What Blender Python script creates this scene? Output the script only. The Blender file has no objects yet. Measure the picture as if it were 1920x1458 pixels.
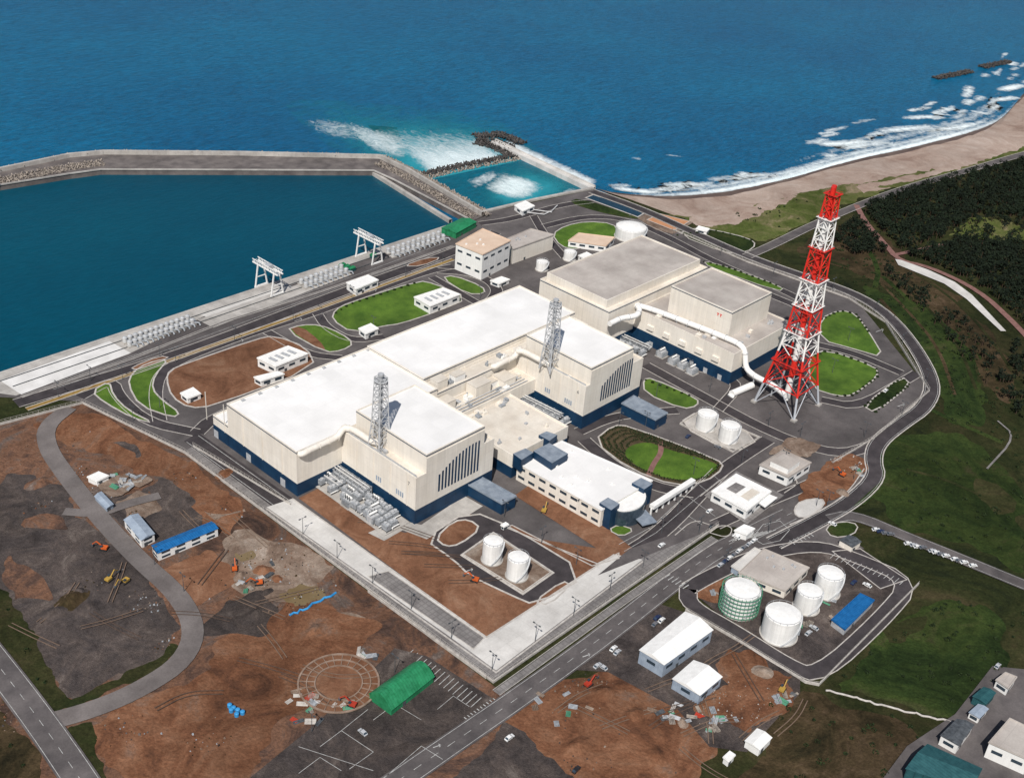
import bpy, math, random
import numpy as np
from mathutils import Vector, Matrix
from mathutils.geometry import delaunay_2d_cdt
random.seed(7); rng=np.random.default_rng(5)
CX,CY=960.,729.; VA=(3325.,-400.); VB=(-1875.,-841.); CH=370.
f=math.sqrt(-((VA[0]-CX)*(VB[0]-CX)+(VA[1]-CY)*(VB[1]-CY)))
Xc=Vector((VA[0]-CX,-(VA[1]-CY),-f)).normalized(); Yc=Vector((VB[0]-CX,-(VB[1]-CY),-f)).normalized(); Zc=Xc.cross(Yc)
def G(px,py,z=0.):
    d=Vector((px-CX,-(py-CY),-f)); w=(Xc.dot(d),Yc.dot(d),Zc.dot(d)); t=(z-CH)/w[2]
    return (w[0]*t,w[1]*t)
def GL(pts,z=0.): return [G(a,b,z) for a,b in pts]
def hgt(b,t):
    x,y=G(*b); best=0;bd=1e9
    for i in range(0,1800):
        z=i*.1; q=G(*t,z); d=(q[0]-x)**2+(q[1]-y)**2
        if d<bd: bd=d;best=z
    return best
scn=bpy.context.scene
col=scn.collection
# ---------------- materials
def M(name,c,c2=None,rough=.75,sc=.25,var=.12,bump=0.,bsc=2.,metal=0.,seam=None,big=None,spec=.3,cols=None,speck=None,streak=0):
    m=bpy.data.materials.new(name); m.use_nodes=True; nt=m.node_tree; n=nt.nodes; l=nt.links
    b=n['Principled BSDF']; b.inputs['Roughness'].default_value=rough; b.inputs['Metallic'].default_value=metal
    b.inputs['Specular IOR Level'].default_value=spec if not cols else .1
    g=n.new('ShaderNodeNewGeometry')
    def nz(s,det=6,r=.6,dist=0,st=None):
        t=n.new('ShaderNodeTexNoise'); t.inputs['Scale'].default_value=s; t.inputs['Detail'].default_value=det; t.inputs['Roughness'].default_value=r;t.inputs['Distortion'].default_value=dist
        if st:
            mp=n.new('ShaderNodeMapping');mp.inputs['Scale'].default_value=st;l.new(g.outputs['Position'],mp.inputs['Vector']);l.new(mp.outputs[0],t.inputs['Vector'])
        else: l.new(g.outputs['Position'],t.inputs['Vector'])
        return t
    r=n.new('ShaderNodeValToRGB')
    if cols:
        t=nz(sc,12,.72,1.2); e=r.color_ramp.elements
        e[0].position=.34;e[0].color=(*cols[0],1);e[1].position=.68;e[1].color=(*cols[-1],1)
        k=len(cols)-1
        for i in range(1,k): q=e.new(.34+.34*i/k);q.color=(*cols[i],1)
    else:
        t=nz(sc)
        if c2 is None:
            a=[x*(1-var) for x in c]; bb=[min(1,x*(1+var)) for x in c]
        else: a,bb=c,c2
        r.color_ramp.elements[0].color=(*a,1); r.color_ramp.elements[1].color=(*bb,1)
        r.color_ramp.elements[0].position=.35; r.color_ramp.elements[1].position=.65
    l.new(t.outputs['Fac'],r.inputs['Fac'])
    out=r.outputs['Color']
    def mul(out,src,lo,hi,p0=.3,p1=.7):
        q=n.new('ShaderNodeMapRange'); q.inputs['From Min'].default_value=p0; q.inputs['From Max'].default_value=p1
        q.inputs['To Min'].default_value=lo; q.inputs['To Max'].default_value=hi; l.new(src,q.inputs['Value'])
        x=n.new('ShaderNodeVectorMath'); x.operation='SCALE'; l.new(out,x.inputs[0]); l.new(q.outputs[0],x.inputs['Scale']); return x.outputs[0]
    if big: 
        tb=nz(big[0],4,.65); out=mul(out,tb.outputs['Fac'],1-big[1],1+big[1])
    tf=nz(max(1.2,sc*9) if not cols else .8,5,.75); out=mul(out,tf.outputs['Fac'],1-var*.8,1+var*.8)
    if cols:
        tg=nz(.16,6,.75,1.5); out=mul(out,tg.outputs['Fac'],1-var*.7,1+var*.7,.35,.65)
    if streak:
        ts=nz(.5,4,.7,0,(1,1,.06)); out=mul(out,ts.outputs['Fac'],1-streak,1+streak*.3,.35,.65)
    if speck:
        t4=nz(.55,4,.8);q=n.new('ShaderNodeMapRange');q.inputs['From Min'].default_value=speck[1];q.inputs['From Max'].default_value=speck[1]+.05;l.new(t4.outputs['Fac'],q.inputs[0])
        mx=n.new('ShaderNodeMix');mx.data_type='RGBA';l.new(q.outputs[0],mx.inputs[0]);l.new(out,mx.inputs[6]);mx.inputs[7].default_value=(*speck[0],1);out=mx.outputs[2]
    if seam:
        sx,sy,w,dk,mode=seam
        sp=n.new('ShaderNodeSeparateXYZ'); l.new(g.outputs['Position'],sp.inputs[0]); cb=n.new('ShaderNodeCombineXYZ')
        if mode=='wall':
            ad=n.new('ShaderNodeMath'); ad.operation='ADD'; l.new(sp.outputs[0],ad.inputs[0]); l.new(sp.outputs[1],ad.inputs[1])
            l.new(ad.outputs[0],cb.inputs[0]); l.new(sp.outputs[2],cb.inputs[1])
        else: l.new(sp.outputs[0],cb.inputs[0]); l.new(sp.outputs[1],cb.inputs[1])
        br=n.new('ShaderNodeTexBrick'); l.new(cb.outputs[0],br.inputs['Vector']); br.offset=0
        br.inputs['Scale'].default_value=1; br.inputs['Brick Width'].default_value=sx; br.inputs['Row Height'].default_value=sy
        br.inputs['Mortar Size'].default_value=w; br.inputs['Color1'].default_value=(1,1,1,1); br.inputs['Color2'].default_value=(.95,.95,.95,1); br.inputs['Mortar'].default_value=(dk,dk,dk,1)
        br.inputs['Mortar Smooth'].default_value=.3
        x=n.new('ShaderNodeVectorMath'); x.operation='MULTIPLY'; l.new(out,x.inputs[0]); l.new(br.outputs['Color'],x.inputs[1]); out=x.outputs[0]
    l.new(out,b.inputs['Base Color'])
    if bump:
        tb=nz(bsc,4,.6); bp=n.new('ShaderNodeBump'); bp.inputs['Strength'].default_value=bump; bp.inputs['Distance'].default_value=.6
        l.new(tb.outputs['Fac'],bp.inputs['Height']); l.new(bp.outputs[0],b.inputs['Normal'])
    return m
wall=M('cream_wall',(.74,.68,.59),(.80,.75,.67),sc=.06,var=.05,seam=(7,5.5,.10,.88,'wall'),streak=.09)
white=M('white_paint',(.77,.76,.73),(.83,.82,.79),sc=.2,var=.05,streak=.09)
roofw=M('white_roof',(.72,.71,.69),(.82,.81,.79),sc=.035,var=.05,seam=(9,9,.16,.95,'flat'),big=(.012,.06))
roofg=M('grey_roof',(.36,.32,.29),(.47,.43,.39),sc=.06,var=.10,seam=(8,8,.16,.88,'flat'),big=(.02,.15))
roofb=M('beige_roof',(.58,.52,.44),(.69,.64,.56),sc=.08,var=.10,seam=(7,7,.15,.9,'flat'),big=(.03,.14))
roofp=M('peach_roof',(.58,.43,.32),(.66,.51,.39),sc=.1,var=.06)
blue=M('blue_band',(.004,.026,.065),(.008,.042,.095),rough=.5,sc=.2,var=.1,seam=(7,3,.1,.7,'wall'))
bluel=M('blue_roof',(.008,.10,.28),(.015,.14,.37),rough=.5,sc=.4,var=.15,seam=(1.2,40,.12,.7,'flat'))
lblue=M('pale_blue_wall',(.24,.29,.36),(.33,.39,.46),sc=.3,var=.10,seam=(2,6,.1,.85,'wall'))
slate=M('slate_roof',(.17,.205,.25),(.26,.30,.35),sc=.3,var=.12,seam=(2,6,.1,.85,'flat'))
glass=M('dark_glass',(.02,.035,.05),(.04,.06,.08),rough=.15,sc=.5,spec=.6)
steel=M('grey_steel',(.34,.35,.36),(.48,.49,.50),rough=.5,sc=.6)
psteel=M('pale_grey_enamel',(.40,.40,.395),(.55,.55,.54),rough=.5,sc=.6,var=.2)
msteel=M('painted_steel',(.20,.215,.23),(.36,.38,.40),rough=.6,sc=.8,var=.2)
dsteel=M('dark_steel',(.05,.055,.06),(.10,.11,.12),rough=.5,sc=.6)
conc=M('concrete',(.33,.31,.285),(.47,.445,.41),sc=.12,var=.14,big=(.02,.18),seam=(6,6,.12,.85,'flat'))
conw=M('bright_concrete',(.49,.47,.44),(.63,.61,.575),sc=.08,var=.10,big=(.03,.12),seam=(8,8,.14,.88,'flat'))
cong=M('grey_paving',(.15,.138,.133),(.24,.225,.215),sc=.1,var=.16,big=(.02,.2),seam=(2.5,2.5,.3,.75,'flat'))
asph=M('asphalt',(.034,.029,.031),(.056,.048,.050),sc=.15,var=.18,big=(.015,.25),rough=.9)
asph2=M('worn_asphalt',(.072,.064,.064),(.118,.105,.102),sc=.1,var=.18,big=(.02,.25),rough=.9)
yard=M('yard_paving',(.072,.064,.063),(.115,.103,.10),sc=.06,var=.2,big=(.018,.28),rough=.9,seam=(5,5,.08,.88,'flat'))
asph3=M('dusty_haul_road',(.115,.10,.095),(.175,.155,.147),sc=.06,var=.2,big=(.02,.25),rough=.95)
line=M('marking_white',(.30,.30,.29),(.52,.52,.50),sc=.5,var=.2)
kerbm=M('kerb_stone',(.36,.33,.30),(.52,.49,.45),sc=.5)
brown=M('bare_brown_soil',0,cols=[(.11,.052,.030),(.16,.076,.043),(.20,.102,.060),(.25,.145,.092)],sc=.045,var=.18,big=(.012,.2),bump=.6,bsc=.8,rough=.95)
dirt=M('mixed_dirt',0,cols=[(.045,.030,.025),(.080,.048,.036),(.15,.078,.048),(.105,.08,.068),(.20,.155,.13)],sc=.028,var=.32,big=(.008,.35),bump=.9,bsc=.8,rough=.95,speck=((.22,.18,.15),.72))
dirt2=M('orange_dirt',0,cols=[(.080,.038,.023),(.145,.064,.034),(.195,.096,.054),(.175,.115,.085)],sc=.036,var=.28,big=(.012,.25),bump=.9,bsc=.7,rough=.95,speck=((.24,.18,.14),.73))
grav=M('dark_gravel',0,cols=[(.036,.030,.029),(.060,.050,.047),(.088,.070,.062),(.15,.125,.11)],sc=.038,var=.32,big=(.010,.35),bump=.9,rough=.95,speck=((.20,.175,.16),.72))
tan=M('tan_mud',0,cols=[(.11,.075,.055),(.17,.12,.09),(.24,.185,.145),(.33,.275,.23)],sc=.05,var=.25,big=(.015,.25),bump=.6,rough=.9)
lawn=M('lawn_grass',(.045,.10,.008),(.085,.155,.016),sc=.08,var=.28,big=(.02,.25),bump=.6,rough=.9)
dune=M('dune_grass',0,cols=[(.045,.062,.012),(.07,.088,.022),(.11,.11,.042),(.22,.17,.11)],sc=.04,var=.3,big=(.012,.25),bump=.6,rough=.95)
dgrass=M('rough_grass',0,cols=[(.010,.014,.006),(.020,.025,.008),(.034,.034,.013),(.056,.044,.022)],sc=.02,var=.38,big=(.006,.35),bump=1,bsc=.6,rough=.95)
dgrass2=M('green_slope',0,cols=[(.009,.017,.005),(.018,.031,.008),(.030,.045,.011),(.045,.044,.019)],sc=.024,var=.38,big=(.008,.4),bump=1,bsc=.6,rough=.95)
bgrass=M('brown_heath',0,cols=[(.016,.014,.007),(.036,.027,.013),(.058,.040,.021),(.095,.064,.040)],sc=.03,var=.38,big=(.012,.3),bump=1,bsc=.6,rough=.95)
hedge=M('hedge_foliage',(.010,.022,.006),(.030,.048,.013),sc=.8,var=.3,bump=1,rough=.95)
leaf=M('pine_foliage',(.003,.008,.004),(.012,.021,.008),sc=.3,var=.35,big=(.03,.3),rough=.95)
trunkm=M('bark',(.07,.045,.03))
sand=M('beach_sand',0,cols=[(.24,.165,.13),(.32,.24,.195),(.38,.30,.25),(.44,.36,.31)],sc=.02,var=.12,big=(.012,.16),bump=.3,rough=.95)
wsand=M('wet_sand',(.085,.055,.045),(.14,.10,.08),sc=.05,var=.12,rough=.6)
armour=M('armour_concrete',(.13,.112,.098),(.36,.31,.26),sc=.5,var=.35,big=(.03,.2),rough=.95)
darmour=M('dark_armour',(.030,.028,.027),(.09,.08,.075),sc=.35,var=.3,rough=.95)
red=M('red_paint',(.60,.022,.012),(.70,.035,.018),rough=.5,sc=.4,var=.08)
dred=M('faded_red_paint',(.38,.04,.02),rough=.6); orange=M('orange_paint',(.52,.10,.02),rough=.6); yellow=M('dusty_yellow_paint',(.38,.24,.05),rough=.6)
green=M('green_sheet',(.015,.18,.07),(.03,.25,.11),sc=.5,var=.18,rough=.55,seam=(1.4,60,.12,.7,'flat'),big=(.1,.2))
scaf=M('green_netting',(.05,.20,.12),(.10,.28,.18))
teal=M('teal_roof',(.012,.065,.075),(.025,.10,.11),sc=.4,var=.15,seam=(1.2,60,.12,.7,'flat'))
pink=M('pink_paving',(.17,.085,.075),(.24,.13,.11),sc=.3,var=.15)
court=M('clay_court',(.42,.19,.09),(.50,.25,.13),sc=.1,var=.1)
pond=M('pond_water',(.01,.03,.05),(.015,.045,.07),rough=.1,sc=.3)
mudw=M('muddy_water',(.15,.105,.05),(.19,.14,.075),rough=.15,sc=.1)
tarp=M('blue_tarp',(.02,.20,.45),(.05,.30,.6),rough=.5)
tyre=M('tyre_rubber',(.02,.02,.02))
def bands(name,stops,Ht):
    m=bpy.data.materials.new(name); m.use_nodes=True; nt=m.node_tree;n=nt.nodes;l=nt.links
    g=n.new('ShaderNodeNewGeometry'); s=n.new('ShaderNodeSeparateXYZ'); l.new(g.outputs['Position'],s.inputs[0])
    d=n.new('ShaderNodeMath'); d.operation='DIVIDE'; d.inputs[1].default_value=Ht; l.new(s.outputs[2],d.inputs[0])
    r=n.new('ShaderNodeValToRGB'); r.color_ramp.interpolation='CONSTANT'; l.new(d.outputs[0],r.inputs[0])
    e=r.color_ramp.elements; e[0].position=0; e[0].color=(*stops[0][1],1); e[1].position=stops[1][0]; e[1].color=(*stops[1][1],1)
    for p,c in stops[2:]:
        q=e.new(p); q.color=(*c,1)
    l.new(r.outputs[0],n['Principled BSDF'].inputs['Base Color']); n['Principled BSDF'].inputs['Roughness'].default_value=.5
    return m
# ---------------- mesh builder
class MB:
    def __init__(s): s.v=[];s.f=[];s.m=[]
    def add(s,vs,fs,mi=0):
        o=len(s.v); s.v+=[tuple(v) for v in vs]; s.f+=[tuple(o+i for i in q) for q in fs]; s.m+=[mi]*len(fs); return s
    def box(s,x0,y0,z0,x1,y1,z1,mi=0):
        return s.add([(x0,y0,z0),(x1,y0,z0),(x1,y1,z0),(x0,y1,z0),(x0,y0,z1),(x1,y0,z1),(x1,y1,z1),(x0,y1,z1)],
          [(0,3,2,1),(4,5,6,7),(0,1,5,4),(1,2,6,5),(2,3,7,6),(3,0,4,7)],mi)
    def beam(s,p,q,w,mi=0,h=None):
        p=Vector(p);q=Vector(q);d=(q-p)
        if d.length<1e-6: return s
        d.normalize(); u=d.cross(Vector((0,0,1)))
        if u.length<.01: u=Vector((1,0,0))
        u.normalize(); v=u.cross(d); a=w/2; b=(h or w)/2
        vs=[p+u*i*a+v*j*b for i,j in((-1,-1),(1,-1),(1,1),(-1,1))]+[q+u*i*a+v*j*b for i,j in((-1,-1),(1,-1),(1,1),(-1,1))]
        return s.add(vs,[(3,2,1,0),(4,5,6,7),(0,1,5,4),(1,2,6,5),(2,3,7,6),(3,0,4,7)],mi)
    def cyl(s,x,y,z0,z1,r0,r1=None,n=24,mi=0):
        if r1 is None:r1=r0
        vs=[(x+r0*math.cos(2*math.pi*i/n),y+r0*math.sin(2*math.pi*i/n),z0) for i in range(n)]+[(x+r1*math.cos(2*math.pi*i/n),y+r1*math.sin(2*math.pi*i/n),z1) for i in range(n)]
        s.add(vs,[(i,(i+1)%n,n+(i+1)%n,n+i) for i in range(n)],mi)
        return s.add(vs,[tuple(range(n))[::-1],tuple(range(n,2*n))],mi)
    def tube(s,pts,r,n=12,mi=0):
        pts=[Vector(p) for p in pts]; rings=[];lu=Vector((1,0,0))
        for i,p in enumerate(pts):
            a=pts[max(0,i-1)]; b=pts[min(len(pts)-1,i+1)]; d=(b-a).normalized()
            u=d.cross(Vector((0,0,1)))
            if u.length<.05: u=lu
            u=(u-d*u.dot(d)).normalized(); lu=u; v=u.cross(d)
            rings.append([p+u*r*math.cos(2*math.pi*k/n)+v*r*math.sin(2*math.pi*k/n) for k in range(n)])
        vs=[q for R in rings for q in R]; fs=[]
        for i in range(len(rings)-1):
            for k in range(n): fs.append((i*n+k,i*n+(k+1)%n,(i+1)*n+(k+1)%n,(i+1)*n+k))
        s.add(vs,fs,mi)
        return s.add(rings[0]+rings[-1],[tuple(range(n))[::-1],tuple(range(n,2*n))],mi)
    def prism(s,poly,z0,z1,mi=0,mt=None):
        n=len(poly); A=sum(poly[i][0]*poly[(i+1)%n][1]-poly[(i+1)%n][0]*poly[i][1] for i in range(n))
        if A<0: poly=poly[::-1]
        vs=[(p[0],p[1],z0) for p in poly]+[(p[0],p[1],z1) for p in poly]
        s.add(vs,[(i,(i+1)%n,n+(i+1)%n,n+i) for i in range(n)]+[tuple(range(n))[::-1]],mi)
        return s.add([(p[0],p[1],z1) for p in poly],[tuple(range(n))],mi if mt is None else mt)
    def mesh(s,name,mats,off=(0,0,0),smooth=False):
        me=bpy.data.meshes.new(name)
        me.from_pydata([(v[0]-off[0],v[1]-off[1],v[2]-off[2]) for v in s.v],[],s.f)
        for m in mats: me.materials.append(m)
        me.polygons.foreach_set('material_index',s.m)
        if smooth: me.polygons.foreach_set('use_smooth',[len(q)<=4 for q in s.f])
        me.update(); return me
def sheet(mb,w,z):
    # robust triangulation of an outline that may cross itself
    ox,oy=w[0]
    r=delaunay_2d_cdt([Vector((a-ox,b-oy)) for a,b in w],[],[list(range(len(w)))],1,1e-5)
    fs=[]
    V=r[0]
    for q in r[2]:
        A=sum(V[q[i]].x*V[q[(i+1)%len(q)]].y-V[q[(i+1)%len(q)]].x*V[q[i]].y for i in range(len(q)))
        fs.append(tuple(q) if A>0 else tuple(q)[::-1])
    mb.add([(v.x+ox,v.y+oy,z) for v in V],fs);return mb
def ml(m): return m if isinstance(m,(list,tuple)) else [m]
def T(name,loc,label,cat,group=None):
    e=bpy.data.objects.new(name,None); e.empty_display_size=2; col.objects.link(e); e.location=loc
    e['label']=label; e['category']=cat
    if group: e['group']=group
    return e
def part(t,name,mb,mats,label=None,smooth=False):
    o=bpy.data.objects.new(name,mb.mesh(name,ml(mats),t.location,smooth)); col.objects.link(o); o.parent=t
    if label:o['label']=label
    return o
def solo(name,mb,mats,loc,label,cat,group=None,smooth=False):
    o=bpy.data.objects.new(name,mb.mesh(name,ml(mats),loc,smooth)); col.objects.link(o); o.location=loc
    o['label']=label;o['category']=cat
    if group:o['group']=group
    return o
def struct(name,mb,mats,kind='structure',smooth=False):
    o=bpy.data.objects.new(name,mb.mesh(name,ml(mats),smooth=smooth)); col.objects.link(o); o['kind']=kind; return o
def clone(t,loc,rz=0,mats=None,label=None,sc=1):
    c=t.copy(); col.objects.link(c); c.location=loc; c.rotation_euler=(0,0,rz);c.scale=(sc,)*3
    if label:c['label']=label
    for ch in t.children:
        k=ch.copy(); col.objects.link(k); k.parent=c
        if mats and ch.name.split('.')[0] in mats:
            k.data=mats[ch.name.split('.')[0]]
    return c
# ---------------- polylines
def smooth(pts,n=2,closed=False):
    for _ in range(n):
        o=[]; L=len(pts)
        rg=range(L if closed else L-1)
        if not closed:o.append(pts[0])
        for i in rg:
            a=pts[i];b=pts[(i+1)%L]
            o.append((a[0]*.75+b[0]*.25,a[1]*.75+b[1]*.25)); o.append((a[0]*.25+b[0]*.75,a[1]*.25+b[1]*.75))
        if not closed:o.append(pts[-1])
        pts=o
    return pts
def offs(pts,d,closed=False):
    out=[];L=len(pts)
    for i in range(L):
        a=pts[(i-1)%L] if closed or i>0 else pts[i]; b=pts[(i+1)%L] if closed or i<L-1 else pts[i]
        p=pts[i]
        n1=Vector((-(p[1]-a[1]),p[0]-a[0])); n2=Vector((-(b[1]-p[1]),b[0]-p[0]))
        if n1.length>1e-6:n1.normalize()
        if n2.length>1e-6:n2.normalize()
        m=n1+n2
        if m.length<1e-6:m=n2
        m.normalize(); k=max(.5,m.dot(n2) if n2.length>0 else m.dot(n1))
        out.append((p[0]+m.x*d/k,p[1]+m.y*d/k))
    return out
def ribbon(mb,pts,w,z0,z1,closed=False,mi=0,shift=0):
    a=offs(pts,shift+w/2,closed);b=offs(pts,shift-w/2,closed);L=len(pts)
    vs=[(p[0],p[1],z1) for p in a]+[(p[0],p[1],z1) for p in b]; fs=[]
    R=L if closed else L-1
    for i in range(R): j=(i+1)%L; fs.append((i,L+i,L+j,j))
    if z1-z0>.02:
        vs+=[(p[0],p[1],z0) for p in a]+[(p[0],p[1],z0) for p in b]
        for i in range(R):
            j=(i+1)%L; fs.append((2*L+i,i,j,2*L+j)); fs.append((L+i,3*L+i,3*L+j,L+j))
    mb.add(vs,fs,mi)
def resample(pts,step,closed=False):
    if closed: pts=list(pts)+[pts[0]]
    out=[];acc=0;nextd=0
    for i in range(len(pts)-1):
        a=Vector(pts[i]);b=Vector(pts[i+1]);L=(b-a).length
        while nextd<=acc+L and L>0:
            t=(nextd-acc)/L; p=a+(b-a)*t; d=(b-a).normalized(); out.append((p.x,p.y,d.x,d.y)); nextd+=step
        acc+=L
    return out
SURF=[];ZC=[.02];RPOLY=[]
KB=MB()
def nz():
    ZC[0]+=.005; return ZC[0]
def inpoly(x,y,P):
    c=False;j=len(P)-1
    for i in range(len(P)):
        if (P[i][1]>y)!=(P[j][1]>y) and x<(P[j][0]-P[i][0])*(y-P[i][1])/(P[j][1]-P[i][1])+P[i][0]: c=not c
        j=i
    return c
def ztop(x,y):
    z=0
    for P,h in SURF:
        if h>z and inpoly(x,y,P): z=h
    return z
def patch(name,px,mat,sm=0,kerb=0,jit=0,world=False):
    w=px if world else GL(px)
    if jit:
        for st,am in((jit*5,jit*1.6),(jit*1.4,jit*.7)):
            w=[(a,b) for a,b,_,_ in resample(w,max(2.5,st),True)]
            w=[(a+random.uniform(-am,am),b+random.uniform(-am,am)) for a,b in w]; 
        w=smooth(w,1,True)
    if sm: w=smooth(w,sm,True)
    A=sum(w[i][0]*w[(i+1)%len(w)][1]-w[(i+1)%len(w)][0]*w[i][1] for i in range(len(w)))
    if A<0:w=w[::-1]
    z=nz(); o=struct(name,sheet(MB(),w,z),mat); SURF.append((w,z))
    if kerb: ribbon(KB,w,kerb*.8,z,z+.14,True)
    return w
LM=MB()
def road(px,w,mat=None,name='road',sm=2,kerb=0,edge=False,dash=False,shift=0):
    p=GL(px)
    if sm:p=smooth(p,sm)
    z=nz(); mb=MB(); ribbon(mb,p,w,z,z,shift=shift); struct(name,mb,mat or asph)
    P=offs(p,shift+w/2)+offs(p,shift-w/2)[::-1]
    SURF.append((P,z))
    if name=='road':RPOLY.append(P)
    if kerb:
        for s in(1,-1): ribbon(KB,p,.5*min(kerb,1.4),z,z+.14,shift=shift+s*(w/2+.3))
    if edge:
        for s in(1,-1): ribbon(LM,p,.22,z+.1,z+.1,shift=shift+s*(w/2-.9))
    if dash:
        for x,y,dx,dy in resample(p,9):
            LM.beam((x,y,z+.1),(x+dx*4,y+dy*4,z+.1),.22,0,.01)
    return p
def mark(px,w=.28,closed=False,z=None,sm=0):
    p=GL(px); zz=(ztop(*p[0]) if z is None else z)+.1
    if sm:p=smooth(p,sm,closed)
    ribbon(LM,p,w,zz,zz,closed)
def kline(px,w=.6,sm=2,closed=False):
    p=GL(px);zz=max(ztop(*p[0]),ztop(*p[-1]))
    if sm:p=smooth(p,sm,closed)
    ribbon(KB,p,w,zz,zz+.14,closed)
# ================= SEA
SEA=-3.
def seamat(name,c0,c1,wv=.4,sp=.28,b_=.55):
    m=bpy.data.materials.new(name);m.use_nodes=True;nt=m.node_tree;n=nt.nodes;l=nt.links;b=n['Principled BSDF']
    g=n.new('ShaderNodeNewGeometry')
    def nzz(s,d,r,st=None,rot=40):
        t=n.new('ShaderNodeTexNoise');t.inputs['Scale'].default_value=s;t.inputs['Detail'].default_value=d;t.inputs['Roughness'].default_value=r
        if st:
            mp=n.new('ShaderNodeMapping'); mp.inputs['Scale'].default_value=st; mp.inputs['Rotation'].default_value=(0,0,math.radians(rot)); l.new(g.outputs['Position'],mp.inputs['Vector']); l.new(mp.outputs[0],t.inputs['Vector'])
        else: l.new(g.outputs['Position'],t.inputs['Vector'])
        return t
    t=nzz(.004,5,.6);r=n.new('ShaderNodeValToRGB');l.new(t.outputs['Fac'],r.inputs[0])
    r.color_ramp.elements[0].position=.3;r.color_ramp.elements[0].color=(*c0,1);r.color_ramp.elements[1].position=.7;r.color_ramp.elements[1].color=(*c1,1)
    out=r.outputs[0]
    for sc_,st,amp,rot in((.13,(1,2.6,1),wv,40),(.04,(1,3,1),wv*.35,55)):
        t2=nzz(sc_,8,.75,st,rot);mr=n.new('ShaderNodeMapRange');mr.inputs['From Min'].default_value=.3;mr.inputs['From Max'].default_value=.7;mr.inputs['To Min'].default_value=1-amp;mr.inputs['To Max'].default_value=1+amp
        l.new(t2.outputs['Fac'],mr.inputs[0]);x=n.new('ShaderNodeVectorMath');x.operation='SCALE';l.new(out,x.inputs[0]);l.new(mr.outputs[0],x.inputs['Scale']);out=x.outputs[0]
    l.new(out,b.inputs['Base Color']);b.inputs['Roughness'].default_value=.3;b.inputs['IOR'].default_value=1.33;b.inputs['Specular IOR Level'].default_value=sp
    t3=nzz(.16,6,.65,(1,2,1));bp=n.new('ShaderNodeBump');bp.inputs['Strength'].default_value=b_;bp.inputs['Distance'].default_value=1.2
    l.new(t3.outputs['Fac'],bp.inputs['Height']);l.new(bp.outputs[0],b.inputs['Normal']);return m
sea=seamat('sea_water',(.0,.074,.165),(.0,.105,.205),.48)
mb=MB().add([(-3000,-2500,SEA),(6000,-2500,SEA),(6000,6000,SEA),(-3000,6000,SEA)],[(0,1,2,3)]); struct('sea_water',mb,sea)
calm=seamat('harbour_water',(.0,.046,.080),(.0,.062,.100),.16,.22,.2)
hp=GL([(-90,372),(0,348),(190,318),(700,321),(850,412),(840,424),(0,702),(-90,735)],SEA)
struct('harbour_water',MB().add([(a,b,SEA+.02) for a,b in hp],[tuple(range(len(hp)))]),calm)
basinm=seamat('basin_water',(.0,.075,.125),(.001,.12,.165),.3,.25,.4)
hp=GL([(792,335),(970,298),(1095,352),(890,398)],SEA)
struct('basin_water',MB().add([(a,b,SEA+.03) for a,b in hp],[tuple(range(len(hp)))]),basinm)
def foammat(nm,c,lo,hi,sc,st=(1,1,1),rot=0,dist=1.0):
    m=bpy.data.materials.new(nm);m.use_nodes=True;nt=m.node_tree;n=nt.nodes;l=nt.links;b=n['Principled BSDF']
    b.inputs['Base Color'].default_value=(*c,1);b.inputs['Roughness'].default_value=.8
    g=n.new('ShaderNodeNewGeometry');t=n.new('ShaderNodeTexNoise');t.inputs['Scale'].default_value=sc;t.inputs['Detail'].default_value=10;t.inputs['Roughness'].default_value=.76;t.inputs['Distortion'].default_value=dist
    mp=n.new('ShaderNodeMapping');mp.vector_type='TEXTURE';mp.inputs['Scale'].default_value=st;mp.inputs['Rotation'].default_value=(0,0,rot);l.new(g.outputs['Position'],mp.inputs[0]);l.new(mp.outputs[0],t.inputs['Vector'])
    a=n.new('ShaderNodeAttribute');a.attribute_name='dens'
    s=n.new('ShaderNodeMath');s.operation='ADD';l.new(t.outputs['Fac'],s.inputs[0]);l.new(a.outputs['Fac'],s.inputs[1])
    r=n.new('ShaderNodeMapRange');r.inputs['From Min'].default_value=lo;r.inputs['From Max'].default_value=hi;l.new(s.outputs[0],r.inputs[0])
    k=n.new('ShaderNodeMath');k.operation='GREATER_THAN';k.inputs[1].default_value=.004;l.new(a.outputs['Fac'],k.inputs[0])
    q=n.new('ShaderNodeMath');q.operation='MULTIPLY';l.new(r.outputs[0],q.inputs[0]);l.new(k.outputs[0],q.inputs[1]);l.new(q.outputs[0],b.inputs['Alpha']);return m
p0=Vector(G(880,310));p1=Vector(G(680,235));fa=math.atan2((p1-p0).y,(p1-p0).x)
foamm=foammat('sea_foam',(.80,.88,.89),.86,1.36,.10)
foams=foammat('streaky_foam',(.80,.89,.90),.84,1.36,.15,(2.6,1,1),fa,1.8)
foamt=foammat('turbulent_foam',(.78,.88,.89),.84,1.40,.09,(1.4,1,1),fa,2.6)
p0=Vector(G(900,325));p1=Vector(G(1010,372));fb=math.atan2((p1-p0).y,(p1-p0).x)
foamb=foammat('basin_foam',(.78,.88,.88),.84,1.36,.16,(2.2,1,1),fb,1.8)
tealm=foammat('aerated_water',(.01,.24,.30),.45,1.25,.05)
FZ=[SEA+.06]
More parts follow.
